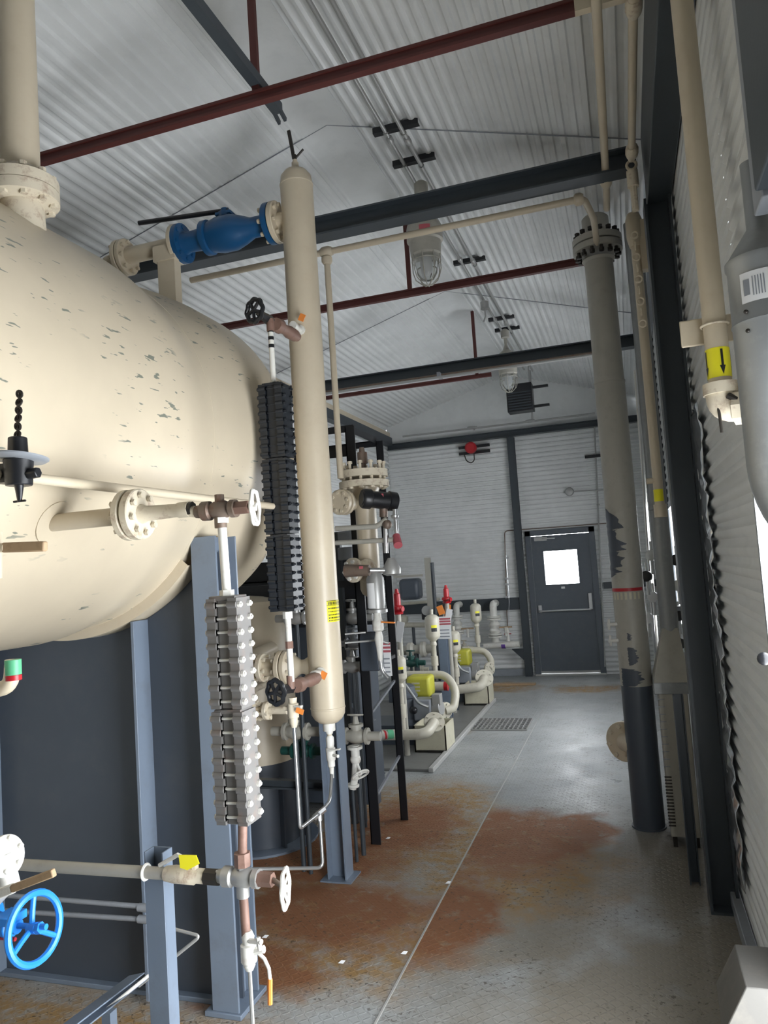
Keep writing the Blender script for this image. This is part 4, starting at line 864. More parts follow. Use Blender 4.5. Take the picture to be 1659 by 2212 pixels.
def lamp(label, y):
    z = 3.93; T = Thing('ceiling_lamp', label, 'lamp', (-1.045, y, z), 'caged explosion proof lamps'); c = V((-1.045, y, 0))
    T.part('stem', MB().lathe(c + V((0, 0, z + .16)), (0, 0, -1), [(0, .02), (.02, .045), (.09, .045), (.10, .018), (.17, .016), (.25, .045)], 16), 'cream_grey')
    T.part('housing', MB().lathe(c + V((0, 0, z - .06)), (0, 0, -1), [(0, .03), (.03, .07), (.07, .105), (.10, .113), (.17, .113), (.18, .10), (.26, .095), (.27, .085)], 32), 'cream_grey')
    T.part('red_label', MB().patch(c, (0, 0, 1), .1135, z - .20, z - .17, -.5, .1, (.5, -1, 0)), 'red_fade')
    T.part('globe', MB().lathe(c + V((0, 0, z - .32)), (0, 0, -1), [(0, .072), (.06, .072), (.12, .062), (.155, .040), (.17, 1e-4)], 24), 'glass')
    T.part('bulb', MB().lathe(c + V((0, 0, z - .32)), (0, 0, -1), [(0, .02), (.05, .03), (.10, .03), (.125, .012), (.13, 1e-4)], 16), 'white')
    g = MB()
    for a in range(8):
        d = V((math.cos(a * PI / 4), math.sin(a * PI / 4), 0)); g.tube([c + d * .09 + V((0, 0, z - .32)), c + d * .09 + V((0, 0, z - .42)), c + d * .075 + V((0, 0, z - .47)), c + d * .03 + V((0, 0, z - .51)), c + V((0, 0, z - .515))], .0035, 6)
    g.ring(c + V((0, 0, z - .36)), (0, 0, 1), .09, .0035, 28, 6); T.part('guard', g, 'cream_grey')
    return T
lamp('large caged ceiling lamp partly behind the nearest dark roof beam', 4.42)
lamp('smaller caged lamp farther down the room under the ridge', 7.75)
T = Thing('junction_box', 'small grey junction hook on the ridge conduit before the far lamp', 'box', (-1.10, 6.9, 4.0)); T.part('box', MB().cyl((-1.10, 6.9, 4.12), (-1.10, 6.9, 4.05), .04, n=12), 'alu'); T.part('hook', MB().tube([(-1.10, 6.9, 4.05), (-1.10, 6.9, 3.98), (-1.12, 6.9, 3.93)], .008, 8), 'alu')
q0, q1 = at(1092, 832, Y=9.6), at(1152, 884, Y=9.6)
T = Thing('unit_heater', 'square black heater hanging at the far gable above the door', 'heater', ((q0.x + q1.x) / 2, 9.7, q1.z))
T.part('casing', MB().span((q0.x, 9.6, q1.z), (q1.x, 9.8, q0.z)), 'black', .005)
for k in range(7): T.part('louvre', MB().bar((q0.x + .02, 9.592, q1.z + .03 + k * .035), (q1.x - .02, 9.592, q1.z + .03 + k * .035), .012, .014), 'frame_grey')
T.part('hanger_rod', MB().cyl((q0.x + .04, 9.7, q0.z), (q0.x + .04, 9.7, roof_z(q0.x)), .008, n=8).cyl((q1.x - .03, 9.7, q0.z), (q1.x - .03, 9.7, roof_z(q1.x) - .01), .008, n=8), 'alu')
T.part('side_bracket', MB().span((q1.x, 9.68, q1.z + .04), (q1.x + .2, 9.72, q1.z + .07)).span((q1.x, 9.68, q0.z - .07), (q1.x + .2, 9.72, q0.z - .04)), 'black')
for k, (z, yy) in enumerate(((3.49, 6.92), (3.455, 6.86))): run('conduit', ['upper conduit strapped under the far roof beam', 'lower conduit strapped under the far roof beam'][k], 'conduit', [(-2.9, yy, z), (.05, yy, z)], .012, 'alu' if k else 'brown_metal').part('strap', MB().span((-1.6, yy - .008, z), (-1.57, 6.96, 3.505)), 'mid_grey')
run('conduit', 'pale conduit crossing the far gable just above the far beam', 'conduit', [at(870, 943, Y=10.7), at(1110, 915, Y=10.7), at(1285, 893, Y=10.7)], .014, 'alu', 0, [(at(1010, 925, Y=10.7), at(1030, 923, Y=10.7)), (at(1135, 911, Y=10.7), at(1155, 908, Y=10.7))]).part('strap', MB().span(at(1020, 924, Y=10.7) - V((.012, 0, .012)), at(1020, 924, Y=10.7) + V((.012, .17, .012))), 'alu')
run('vent_line', 'thin dark vent line hanging from ceiling right of the far heater', 'conduit', [at(1145, 800, Y=10.0), at(1150, 905, Y=10.0)], .012, 'alu')

# ================================================================= FAR WALL
q = at(1018, 968, Y=10.72)
T = Thing('alarm_beacon', 'red alarm beacon on black struts high on the far wall', 'alarm', tuple(q))
T.part('beacon', MB().lathe(q + V((0, .03, 0)), (0, -1, 0), [(0, .07), (.03, .085), (.09, .085), (.12, .06), (.13, .0001)], 24), 'red')
for dz_ in (.03, -.06): T.part('strut', MB().span((q.x - .2, q.y + .05, q.z + dz_ - .02), (q.x + .26, q.y + .09, q.z + dz_ + .02)), 'black')
T.part('cable', MB().tube([q + V((-.12, .05, -.08)), q + V((-.09, .02, -.18)), q + V((-.02, .02, -.22)), q + V((.03, .02, -.18)), q + V((.03, .02, -.06))], .008, 8, .04), 'bare')
q = at(1284, 985, Y=10.78); solo('strut_channel', 'black strut short on the far wall above and right of the door', 'strut', MB().span((q.x - .13, 10.77, q.z - .02), (q.x + .13, 10.82, q.z + .02)), 'black')
q = at(1230, 1062, Y=10.75)
T = Thing('smoke_detector', 'round grey detector on a stalk above the far door', 'detector', tuple(q)); T.part('head', MB().lathe(q + V((0, .03, 0)), (0, -1, 0), [(0, .05), (.02, .062), (.04, .05), (.05, .0001)], 20), 'alu'); T.part('stalk', MB().cyl(q, at(1312, 1058, Y=10.75), .008, n=8), 'alu')
run('conduit', 'vertical grey conduit on the far wall right of the door', 'conduit', [at(1284, 915, Y=10.80), at(1307, 1440, Y=10.80)], .010, 'alu').part('strap', MB().span(at(1292, 1090, Y=10.80) - V((.02, 0, .01)), at(1292, 1090, Y=10.80) + V((.02, .06, .01))), 'alu')
run('conduit', 'thin conduit looping over the door frame and down the far wall', 'conduit', [at(1315, 1130, Y=10.80), at(1090, 1147, Y=10.80), at(1094, 1300, Y=10.80), at(1098, 1390, Y=10.80)], .007, 'brown_metal', .05)
T = Thing('tubing_manifold', 'thin tubing with tiny valves on the far wall left of the post', 'tube', tuple(at(1095, 1250, Y=10.78)))
T.part('tube', MB().tube([at(1093, 1200, Y=10.78), at(1100, 1300, Y=10.78), at(1098, 1345, Y=10.78)], .006, 8), 'steel')
for py in (1205, 1250, 1262, 1290): T.part('valve', MB().box(at(1095, py, Y=10.77), (.05, .03, .03)), 'steel', .004)
# riser with flanges near far wall
def riser(label, px, y, py0, py1, r, mat='white_paint'):
    a_, b_ = at(px, py0, Y=y), at(px, py1, Y=y); x = (a_.x + b_.x) / 2; T = Thing('flanged_riser', label, 'pipe', (x, y, b_.z)); H = a_.z - b_.z
    T.part('pipe', MB().tube([(x, y + .25, a_.z), (x, y, a_.z), (x, y, b_.z)], r, 16, .08), mat)
    for t in (.30, .36, .72, .78): T.part('flange', disc((x, y, b_.z + H * (1 - t)), (0, 0, 1), r * 1.9, .022, 20), mat)
    T.part('valve_body', MB().lathe((x, y, b_.z + H * .30), (0, 0, 1), [(0, r * 1.1), (H * .06, r * 1.55), (H * .12, r * 1.3), (H * .2, r * 1.6), (H * .27, r * 1.1)], 20), mat); return T
riser('flanged cream riser on the far wall beside the tall dark post', 1068, 10.55, 1305, 1395, .052)
riser('shorter flanged cream riser left of the far capped dampener', 988, 10.5, 1308, 1385, .045)
T = run('header_pipe', 'low cream header pipe along the far wall with purple tape', 'pipe', [at(1045, 1396, Y=10.5), at(1122, 1391, Y=10.5)], .042, 'white_paint')
q = at(1089, 1394, Y=10.5); T.part('tape_band', MB().cyl(q - V((.035, 0, 0)), q + V((.02, 0, 0)), .0435, n=20), 'purple')
T.part('bracket', MB().prism([(0, 0), (.16, 0), (.16, -.16)], at(1105, 1402, Y=10.6), (1, 0, 0), (0, 0, 1), (0, .04, 0)), 'frame_grey')
for k, (px, py) in enumerate([(1010, 1358), (1092, 1355)]):
    q = at(px, py, Y=10.45); T = Thing('lever_handle', ['wood coloured valve lever left of the far dampener', 'wood coloured valve lever between flanged riser and far post'][k], 'valve', tuple(q))
    T.part('lever', MB().bar(q - V((.09, 0, 0)), q + V((.09, 0, .003)), .02, .02), 'wood', .003); T.part('valve_body', MB().cyl(q - V((.0, 0, .12)), q + V((0, 0, .0)), .02, n=10), 'white_paint')
q = at(1098, 1385, Y=10.45)
T = Thing('needle_valve', 'small red handled drain valve above the purple taped header', 'valve', tuple(q)); T.part('body', MB().lathe(q, (0, 0, 1), [(0, .03), (.05, .02), (.1, .02), (.12, .03), (.2, .01)], 10), 'white_paint'); T.part('handle', MB().bar(q + V((-.05, 0, .10)), q + V((.05, 0, .10)), .012, .012), 'red')
# board on floor by door
a_, b_ = at(1068, 1480, Z=0), at(1158, 1478, Z=0)
solo('wood_board', 'pale splintered board lying on the floor by the far wall', 'board', MB().bar(V((a_.x, a_.y, .012)), V((b_.x, b_.y - .05, .012)), .10, .02), 'wood')

# ================================================================= BLACK RACK AND FILTER
T = Thing('steel_rack', 'open black angle steel rack behind the slim vessel', 'rack', (-2.3, 4.65, 0))
PA, PB = (-1.625, 4.42), (-1.575, 4.86)
for (x, y, h_) in ((PA[0], PA[1], 2.60), (PB[0], PB[1], 2.56), (-3.1, 4.42, 2.6), (-3.1, 4.86, 2.6)):
    wl = .062 if y < 4.6 else .05
    T.part('post', MB().span((x - wl / 2, y - .006, 0), (x + wl / 2, y + .006, h_)).span((x - wl / 2, y - .006, 0), (x - wl / 2 + .006, y + wl, h_)), 'black')
for y, z in ((4.42, 2.585), (4.86, 2.545), (4.42, 2.43), (4.86, 1.62), (4.42, 1.60)): T.part('rail', MB().span((-3.1, y - .004, z - .022), (-1.60, y + .004, z + .022)).span((-3.1, y - .004, z + .014), (-1.6, y + .04, z + .022)), 'black')
T.part('rail', MB().span((-1.605, 4.42, 2.545), (-1.595, 4.86, 2.59)), 'black'); T.part('rail', MB().span((-3.1, 4.42, 2.545), (-3.09, 4.86, 2.59)), 'black')
T.part('cross_bar', MB().bar((-1.6, 4.43, .30), (-1.58, 4.86, .42), .015, .015), 'mid_grey'); T.part('cross_bar', MB().bar((-1.6, 4.43, .80), (-1.58, 4.86, .92), .015, .015), 'mid_grey')
T.part('dark_filler', MB().span((-3.05, 4.88, 1.30), (-1.66, 4.90, 1.78)), 'black')  # black sheet added to darken the background behind the rack
# filter vessel
FX, FY = -1.475, 4.20
ft = at(790, 1005, Y=FY).z
T = Thing('filter_vessel', 'cream filter housing with heavy bolted lid beside the slim vessel', 'vessel', (FX, FY, 1.5))
fb = at(800, 1290, Y=FY).z
T.part('body', MB().lathe((FX, FY, fb), (0, 0, 1), [(0, .02), (.02, .05), (.05, .063), (ft - fb - .22, .063), (ft - fb - .19, .068), (ft - fb - .15, .09), (ft - fb - .13, .09)], 32), 'cream')
T.part('flange', MB().lathe((FX, FY, ft - .135), (0, 0, 1), [(0, .150), (.038, .150)], 36), 'cream_rust')
T.part('lid', MB().lathe((FX, FY, ft - .075), (0, 0, 1), [(0, .146), (.042, .146), (.045, .05)], 36), 'cream_rust')
bolts(T, (FX, FY, ft - .065), (0, 0, 1), .124, 12, .015, .082, 'cream_rust')
T.part('vent_plug', MB().lathe((FX, FY, ft - .03), (0, 0, 1), [(0, .022), (.04, .02), (.042, .032), (.11, .03), (.112, .018), (.14, .015)], 10), 'brown_metal')
sz_ = at(735, 1083, Y=4.0).z
T.part('side_flange', disc((FX - .10, FY - .15, sz_), (-.25, -1, 0), .075, .022), 'cream'); T.part('side_flange', disc((FX - .09, FY - .11, sz_), (-.25, -1, 0), .075, .022), 'cream')
bolts(T, (FX - .098, FY - .15, sz_), (-.25, -1, 0), .055, 8, .010, .02, 'cream_rust')
T.part('side_neck', MB().cyl((FX - .09, FY - .1, sz_), (FX - .05, FY, sz_), .045, n=18), 'cream')
s2 = at(760, 1232, Y=4.0).z
T.part('lower_flange', disc((FX - .05, FY - .14, s2), (-.4, -1, 0), .072, .022), 'cream_rust'); T.part('lower_flange', disc((FX + .02, FY - .10, s2 - .01), (-.4, -1, 0), .072, .022), 'cream_rust')
bolts(T, (FX - .055, FY - .14, s2), (-.4, -1, 0), .052, 6, .012, .022, 'white_paint')
T.part('lower_neck', MB().cyl((FX - .03, FY - .12, s2), (FX, FY, s2), .045, n=18), 'cream')
T.part('support_arm', MB().span((FX - .14, FY + .03, fb + .10), (FX - .02, FY + .05, fb + .14)).span((FX - .15, FY + .03, fb + .10), (FX - .13, FY + .21, fb + .14)), 'black')
# transmitter
q = at(830, 1083, Y=4.1)
T = Thing('transmitter', 'dark round transmitter with red tag on the right of the filter housing', 'instrument', tuple(q))
T.part('housing', MB().lathe(q + V((-.10, -.10, .02)), (.75, .65, -.12), [(0, .052), (.01, .058), (.05, .058), (.055, .048), (.10, .05), (.16, .05), (.165, .058), (.21, .055), (.22, .04)], 24), 'black')
T.part('cover_glass', MB().lathe(q + V((-.10, -.10, .02)), (-.75, -.65, .12), [(-.002, .038), (.004, .038)], 20), 'gauge_black')
T.part('red_tag', MB().box(q + V((0, -.06, .03)), (.035, .004, .02)), 'red_fade')
T.part('neck', MB().cyl(q + V((-.0, -.01, 0)), q + V((-.01, 0, -.09)), .025, n=12), 'brown_metal')
run('steel_nipple', 'short stainless nipple with red capped end right of the filter housing', 'conduit', [at(853, 1100, Y=4.05), at(857, 1152, Y=4.05)], .013, 'steel', 0, [(at(853, 1112, Y=4.05), at(853, 1120, Y=4.05))]).part('red_cap', MB().cyl(at(856, 1158, Y=4.05), at(860, 1178, Y=4.0), .022, .026, n=14), 'red_fade')
T = Thing('conduit_run', 'pair of grey conduits bending into a fitting before the filter housing', 'conduit', tuple(at(830, 1140, Y=4.0)))
T.part('conduit', MB().tube([at(725, 1142, Y=4.0), at(815, 1137, Y=4.0), at(836, 1120, Y=4.0)], .015, 12, .02), 'cream_grey'); T.part('conduit', MB().tube([at(725, 1173, Y=4.02), at(850, 1166, Y=4.02)], .014, 12), 'cream_grey')
T.part('fitting', MB().sphere(at(836, 1133, Y=4.0), .028, 12), 'brown_metal'); T.part('nipple', MB().cyl(at(833, 1140, Y=4.0), at(834, 1195, Y=4.0), .013), 'steel')
q = at(838, 1217, Y=4.0)
T = Thing('level_switch', 'grey dome level switch with a dark sleeve beside the lower filter flange', 'instrument', tuple(q))
T.part('dome', MB().lathe(q + V((.02, 0, .03)), (0, 0, -1), [(0, .018), (.02, .03), (.06, .052), (.09, .05), (.10, .03)], 20), 'alu')
T.part('sleeve', MB().cyl(at(746, 1233, Y=3.9), at(798, 1232, Y=3.9), .036, .030, n=20), 'brown_metal'); T.part('arm', MB().cyl(at(798, 1232, Y=3.9), at(830, 1232, Y=3.95), .014, n=12), 'steel'); T.part('red_mark', MB().box(at(780, 1226, Y=3.85), (.022, .004, .014)), 'red_fade')
q = at(812, 1280, Y=4.0)
T = Thing('switch_enclosure', 'pale grey tapered enclosure with a white label under the grey dome', 'box', tuple(q))
T.part('enclosure', MB().lathe(q + V((0, 0, .11)), (0, 0, -1), [(0, .035), (.03, .05), (.17, .05), (.2, .045), (.205, .06), (.222, .06)], 20), 'alu')
T.part('label', MB().patch((q.x, q.y, q.z), (0, 0, 1), .0505, -.085, .055, -.9, .3, (-.1, -1, 0)), 'white')
T.part('valve', MB().lathe(q - V((0, 0, .11)), (0, 0, -1), [(0, .02), (.04, .024), (.05, .032), (.10, .032), (.11, .018), (.15, .026), (.19, .02), (.24, .016), (.27, .013)], 14), 'white_paint')
T.part('lever', MB().bar(q + V((.03, -.02, -.165)), q + V((.11, -.03, -.17)), .016, .008), 'orange')
T.part('elbow_tube', MB().tube([q - V((0, 0, .37)), q + V((.005, 0, -.44)), q + V((.04, 0, -.48))], .012, 10, .03), 'steel')
q = at(806, 1412, Y=4.2)
T = Thing('junction_box', 'slate grey junction box on the black rack post', 'box', tuple(q))
T.part('mount', MB().span((q.x - .06, q.y + .04, q.z - .03), (-1.58, 4.45, q.z + .03)), 'black'); T.part('box', MB().span((q.x - .065, q.y - .05, q.z - .095), (q.x + .05, q.y + .05, q.z + .085)), 'panel_dark', .008); T.part('hood', MB().cyl((q.x - .06, q.y, q.z + .08), (q.x + .045, q.y, q.z + .08), .05, n=16), 'panel_dark')
q = at(833, 1420, Y=4.3)
T = Thing('safety_sign', 'small red and white striped sign on the black rack post', 'sign', tuple(q)); T.part('plate', MB().span((q.x - .03, q.y - .003, q.z - .11), (q.x + .035, q.y, q.z + .09)), 'white'); T.part('mount', MB().span((-1.64, q.y, q.z - .02), (q.x + .02, 4.43, q.z)), 'black')
for k in range(3): T.part('red_stripe', MB().span((q.x - .03, q.y - .005, q.z + .03 + k * .022), (q.x + .035, q.y - .003, q.z + .043 + k * .022)), 'red_fade')
for k in range(4): T.part('printed_line', MB().span((q.x - .022, q.y - .005, q.z - .09 + k * .026), (q.x + .026, q.y - .003, q.z - .082 + k * .026)), 'mid_grey')
run('steel_tube', 'thin steel tube reaching from the slim vessel to the rack', 'tube', [at(745, 1389, Y=4.0), at(815, 1383, Y=4.1), at(838, 1390, Y=4.2)], .006, 'alu')
run('steel_tube', 'upper thin steel tube just above the slate junction box', 'tube', [at(745, 1370, Y=4.05), at(790, 1366, Y=4.1)], .006, 'alu')

# dense equipment behind the slim vessel
T = Thing('control_cabinet', 'dark slate equipment cabinet with sloping side behind the rack', 'cabinet', (-2.1, 5.3, 0))
T.part('cabinet', MB().span((-2.75, 5.10, .02), (-1.95, 5.6, 1.42)), 'panel_dark', .01); T.part('sloping_panel', MB().prism([(-2.6, .05), (-1.80, .05), (-1.80, .62), (-2.45, 1.05), (-2.6, 1.05)], (0, 4.98, 0), (1, 0, 0), (0, 0, 1), (0, .08, 0)), 'panel_dark', .004)
def chunky(label, px, py, y, s_=1., mat='cream_grey', stand=True):
    """globe valve body with bonnet and small wheel"""
    c = at(px, py, Y=y); T = Thing('globe_valve', label, 'valve', tuple(c))
    T.part('body', MB().lathe(c - V((.085 * s_, 0, 0)), (1, 0, 0), [(0, .055 * s_), (.018 * s_, .055 * s_), (.02 * s_, .034 * s_), (.05 * s_, .045 * s_), (.085 * s_, .055 * s_), (.12 * s_, .045 * s_), (.15 * s_, .034 * s_), (.152 * s_, .055 * s_), (.17 * s_, .055 * s_)], 20), mat)
    T.part('bonnet', MB().lathe(c + V((0, 0, .03 * s_)), (0, 0, 1), [(0, .035 * s_), (.03 * s_, .035 * s_), (.032 * s_, .05 * s_), (.05 * s_, .05 * s_), (.052 * s_, .022 * s_), (.1 * s_, .015 * s_)], 16), mat)
    T.part('handwheel', wheel_mb(c + V((0, 0, .14 * s_)), (0, .2, 1), .05 * s_, .006 * s_, 4), mat)
    if stand: T.part('stand', MB().cyl(c, (c.x, c.y, .022 if c.y > 5.98 else 0), .016 * s_, n=10), 'frame_grey')
    for k in (-1, 1): T.part('pipe_stub', MB().cyl(c + V((k * .085 * s_, 0, 0)), c + V((k * .17 * s_, 0, 0)), .03 * s_, n=14), mat)
    return T
chunky('cream globe valve above the lower flange behind the slim vessel', 640, 1580, 3.98, .9)
chunky('cream globe valve low between the posts behind the slim vessel', 770, 1590, 4.25, .9)
chunky('grey valve cluster piece right of the slim vessel above the sloping panel', 762, 1440, 4.55, .8, 'alu')
chunky('grey valve near the yellow sticker height right of the slim vessel', 762, 1335, 4.80, .85, 'alu')
chunky('small dull valve between grey valves beside the slim vessel', 765, 1390, 4.7, .7, 'mid_grey')
chunky('pale valve behind the tall black sight gauge foot', 640, 1335, 3.95, .75, 'alu')
chunky('grey green valve low behind the slim vessel drain tubing', 655, 1622, 4.02, .8, 'green_dark')
q = at(768, 1640, Y=4.15)
T = Thing('angle_valve', 'cream valve with tilted handwheel low beside the blue grey post', 'valve', tuple(q))
T.part('body', MB().sphere(q, .032, 14).cyl(q, q + V((0, 0, .08)), .026, n=14).cyl(q + V((0, 0, .06)), q + V((0, 0, .075)), .045, n=16), 'white_paint')
T.part('stem', MB().cyl(q, q + V((.04, -.03, -.08)), .009, n=8), 'white_paint'); T.part('handwheel', wheel_mb(q + V((.035, -.03, -.08)), (.5, -.4, -.8), .05, .0065, 4), 'white_paint')
T.part('outlet', MB().tube([q + V((-.0, 0, -.02)), q + V((-.01, 0, -.10)), q + V((-.03, 0, -.17))], .022, 12), 'white_paint'); T.part('stand', MB().cyl(q + V((-.03, 0, -.16)), V((q.x - .03, q.y, 0)), .010), 'frame_grey'); T.part('outlet_flange', disc(q + V((-.025, 0, -.15)), (-.1, 0, -1), .036, .016, 16), 'white_paint')
T = Thing('instrument_case', 'pale blue grey instrument case between the two conduits behind filter housing', 'box', tuple(at(750, 1160, Y=4.7)))
for py in (1160, 1195): q = at(748, py, Y=4.7); T.part('case', MB().span((q.x - .05, q.y - .04, q.z - .045), (q.x + .06, q.y + .04, q.z + .04)), 'mid_grey', .01)
T.part('mount', MB().span((q.x - .1, q.y + .04, .0), (q.x - .06, q.y + .08, q.z + .15)), 'frame_grey')

# ================================================================= PUMP SKID
def tub(label, y0):
    T = Thing('drip_tub', label, 'box', (-1.82, y0 + .16, .02), 'cream boxes under the pumps'); x0, x1, z1 = -1.965, -1.672, .255; mb = MB()
    mb.span((x0, y0, .022), (x1, y0 + .012, z1)); mb.span((x0, y0 + .308, .022), (x1, y0 + .32, z1)); mb.span((x0, y0, .022), (x0 + .012, y0 + .32, z1)); mb.span((x1 - .012, y0, .022), (x1, y0 + .32, z1)); mb.span((x0, y0, .022), (x1, y0 + .32, .035))
    T.part('shell', mb, 'tub'); T.part('foot_strip', MB().span((x0 + .02, y0 - .008, .03), (x1 - .005, y0, .042)), 'bare')
tub('nearer cream open box at the foot of the first pump', 6.50)
tub('farther cream open box at the foot of the second pump', 8.60)
def pump(label, y, glabel, px, mat='mid_grey'):
    T = Thing('pump', label, 'pump', (px, y, .02), 'grey metering pumps')
    T.part('base', MB().span((px - .75, y - .20, .022), (px + .18, y + .25, .20)), 'panel_dark', .004)
    T.part('motor', MB().lathe((px, y, .2), (0, 0, 1), [(0, .12), (.03, .12), (.04, .105), (.22, .105), (.23, .12), (.25, .12), (.27, .10), (.33, .095), (.35, .06)], 28), 'door_grey')
    for k in range(8): T.part('motor_fin', MB().box((px + .108 * math.cos(k * PI / 4 + .3), y + .108 * math.sin(k * PI / 4 + .3), .34), (.02, .008, .16), Matrix.Rotation(k * PI / 4 + .3, 3, 'Z')), 'mid_grey')
    T.part('gear_case', MB().span((px + .10, y - .10, .22), (px + .27, y + .06, .42)), 'mid_grey', .015)
    T.part('fluid_end', MB().cyl((px + .27, y - .02, .32), (px + .36, y - .04, .33), .065, n=18).span((px + .28, y - .08, .36), (px + .36, y + .02, .46)), 'alu', .004)
    T.part('braided_hose', MB().tube([(px - .02, y - .12, .62), (px + .04, y - .14, .58), (px + .17, y - .16, .40), (px + .26, y - .14, .36)], .014, 10, .04), 'steel')
    T.part('knob', MB().sphere((px + .12, y - .15, .33), .035, 12), 'black')
    gd = T.part('belt_guard', MB().span((px - .02, y + .10, .40), (px + .22, y + .32, .60)), 'guard_yellow', .03, None, glabel)
    for k in range(3): T.part('warning_print', MB().span((px + .04, y + .096, .46 + k * .035), (px + .12, y + .101, .475 + k * .035)), 'tub', 0, gd)
    T.part('guard_foot', MB().span((px, y + .16, .2), (px + .1, y + .26, .45)), 'panel_dark')
pump('nearer dark grey pump motor standing left of the first cream box', 6.95, 'yellow guard above the nearer pump', -2.16)
pump('farther dark grey pump motor left of the second cream box', 9.0, 'yellow guard above the farther pump', -2.20)
def dampener(label, px, py0, py1, y, legpy, tag=True):
    a_, b_ = at(px, py0, Y=y), at(px, py1, Y=y); x, H = (a_.x + b_.x) / 2, a_.z - b_.z; r = H * .27
    T = Thing('pulsation_dampener', label, 'vessel', (x, y, b_.z), 'cream pulsation dampeners'); lz0 = at(px, legpy, Y=y).z
    T.part('bottle', MB().lathe((x, y, b_.z), (0, 0, 1), [(0, r * .3), (H * .06, r * .55), (H * .16, r * .95), (H * .22, r), (H * .82, r), (H * .9, r * .92), (H * .97, r * .6), (H, r * .25)], 24), 'pump_cream')
    T.part('cap', MB().cyl((x, y, a_.z), (x, y, a_.z + .05), .018, n=10), 'pump_cream')
    T.part('stem', MB().lathe((x, y, b_.z), (0, 0, -1), [(0, .028), (.03, .036), (.05, .024), ((b_.z - lz0) * .45, .024), ((b_.z - lz0) * .46, .036), ((b_.z - lz0) * .75, .036), ((b_.z - lz0) * .76, .024), (b_.z - lz0, .024)], 14), 'pump_cream')
    if tag:
        T.part('yellow_sticker', MB().patch((x, y, b_.z), (0, 0, 1), r, H * .52, H * .62, .1, .9, (0, -1, 0)), 'yellow'); T.part('black_sticker', MB().patch((x, y, b_.z), (0, 0, 1), r, H * .38, H * .51, .1, .9, (0, -1, 0)), 'black')
    return V((x, y, lz0))
d1 = dampener('largest cream dampener bottle above the nearer yellow guard', 934, 1327, 1386, 7.4, 1455)
d2 = dampener('middle cream dampener bottle between the two pumps', 981, 1362, 1412, 8.4, 1478)
d3 = dampener('farthest cream dampener bottle with clear black sticker on the far wall', 1028, 1303, 1347, 9.4, 1402)
d0 = dampener('leftmost cream dampener bottle half hidden behind the black rack post', 862, 1416, 1476, 6.2, 1575)
def pipe_to_flange(label, pts, r, fax, y=None):
    T = Thing('pump_pipe', label, 'pipe', tuple(V(pts[0]))); T.part('pipe', MB().tube(pts, r, 16, .09), 'pump_cream')
    T.part('stand', MB().cyl(pts[0], (V(pts[0]).x, V(pts[0]).y, .022), r * .5), 'frame_grey')
    T.part('flange', disc(V(pts[-1]), fax, r * 2.0, .03, 24), 'pump_cream'); bolts(T, V(pts[-1]), fax, r * 1.5, 6, r * .22, .03, 'pump_cream', ph=.4)
pipe_to_flange('low cream pipe sweeping past the first cream box', [at(800, 1588, Y=6.3), at(922, 1586, Y=6.3), at(938, 1560, Y=6.5)], .046, (.35, -.8, .6))
pipe_to_flange('cream pipe arching down beside the nearer yellow guard', [at(880, 1458, Y=7.3), at(963, 1457, Y=7.3), at(986, 1492, Y=7.2), at(980, 1530, Y=7.1), at(962, 1535, Y=7.05)], .040, (1, -.6, 0))
pipe_to_flange('thick cream pipe passing above the second cream box', [at(984, 1490, Y=8.35), at(1040, 1484, Y=8.35), at(1046, 1465, Y=8.5)], .052, (.35, -.8, .6))
pipe_to_flange('cream pipe arching down beside the farther yellow guard', [at(1000, 1404, Y=9.3), at(1048, 1405, Y=9.3), at(1063, 1430, Y=9.2), at(1057, 1445, Y=9.1)], .040, (1, -.8, 0))
run('suction_pipe', 'white pipe with red tape behind the nearer yellow guard', 'pipe', [at(900, 1483, Y=7.5), at(966, 1482, Y=7.5)], .045, 'pump_cream', stand=True).part('tape_band', MB().cyl(at(960, 1482, Y=7.5), at(968, 1482, Y=7.5), .047, n=20), 'red')
run('manifold_pipe', 'knobbly grey cream manifold pipe behind the largest dampener', 'pipe', [at(862, 1406, Y=8.0), at(935, 1400, Y=8.0)], .05, 'cream_grey', 0, [(at(880, 1405, Y=8.0), at(895, 1404, Y=8.0)), (at(908, 1403, Y=8.0), at(922, 1402, Y=8.0))], stand=True)
run('manifold_pipe', 'upper white manifold pipe below the dark wall girt', 'pipe', [at(860, 1350, Y=9.8), at(925, 1350, Y=9.8)], .035, 'pump_cream', 0, [(at(865, 1338, Y=9.8), at(880, 1338, Y=9.8))], stand=True)
run('branch_pipe', 'pale pipe crossing in front of the dark girt on the far wall', 'pipe', [at(862, 1305, Y=10.2), at(925, 1300, Y=10.2), at(925, 1300, Y=10.2) + V((0, .62, 0))], .022, 'pump_cream', .05)
T = run('green_tape_pipe', 'cream pipe with green tape between the two black rack posts', 'pipe', [at(780, 1592, Y=5.7), at(850, 1586, Y=5.9)], .035, 'cream_grey', stand=True)
T.part('tape_band', MB().cyl(at(836, 1587, Y=5.86), at(848, 1586, Y=5.89), .037, n=18), 'green'); T.part('tape_band', MB().cyl(at(829, 1588, Y=5.84), at(833, 1587, Y=5.85), .037, n=18), 'red')
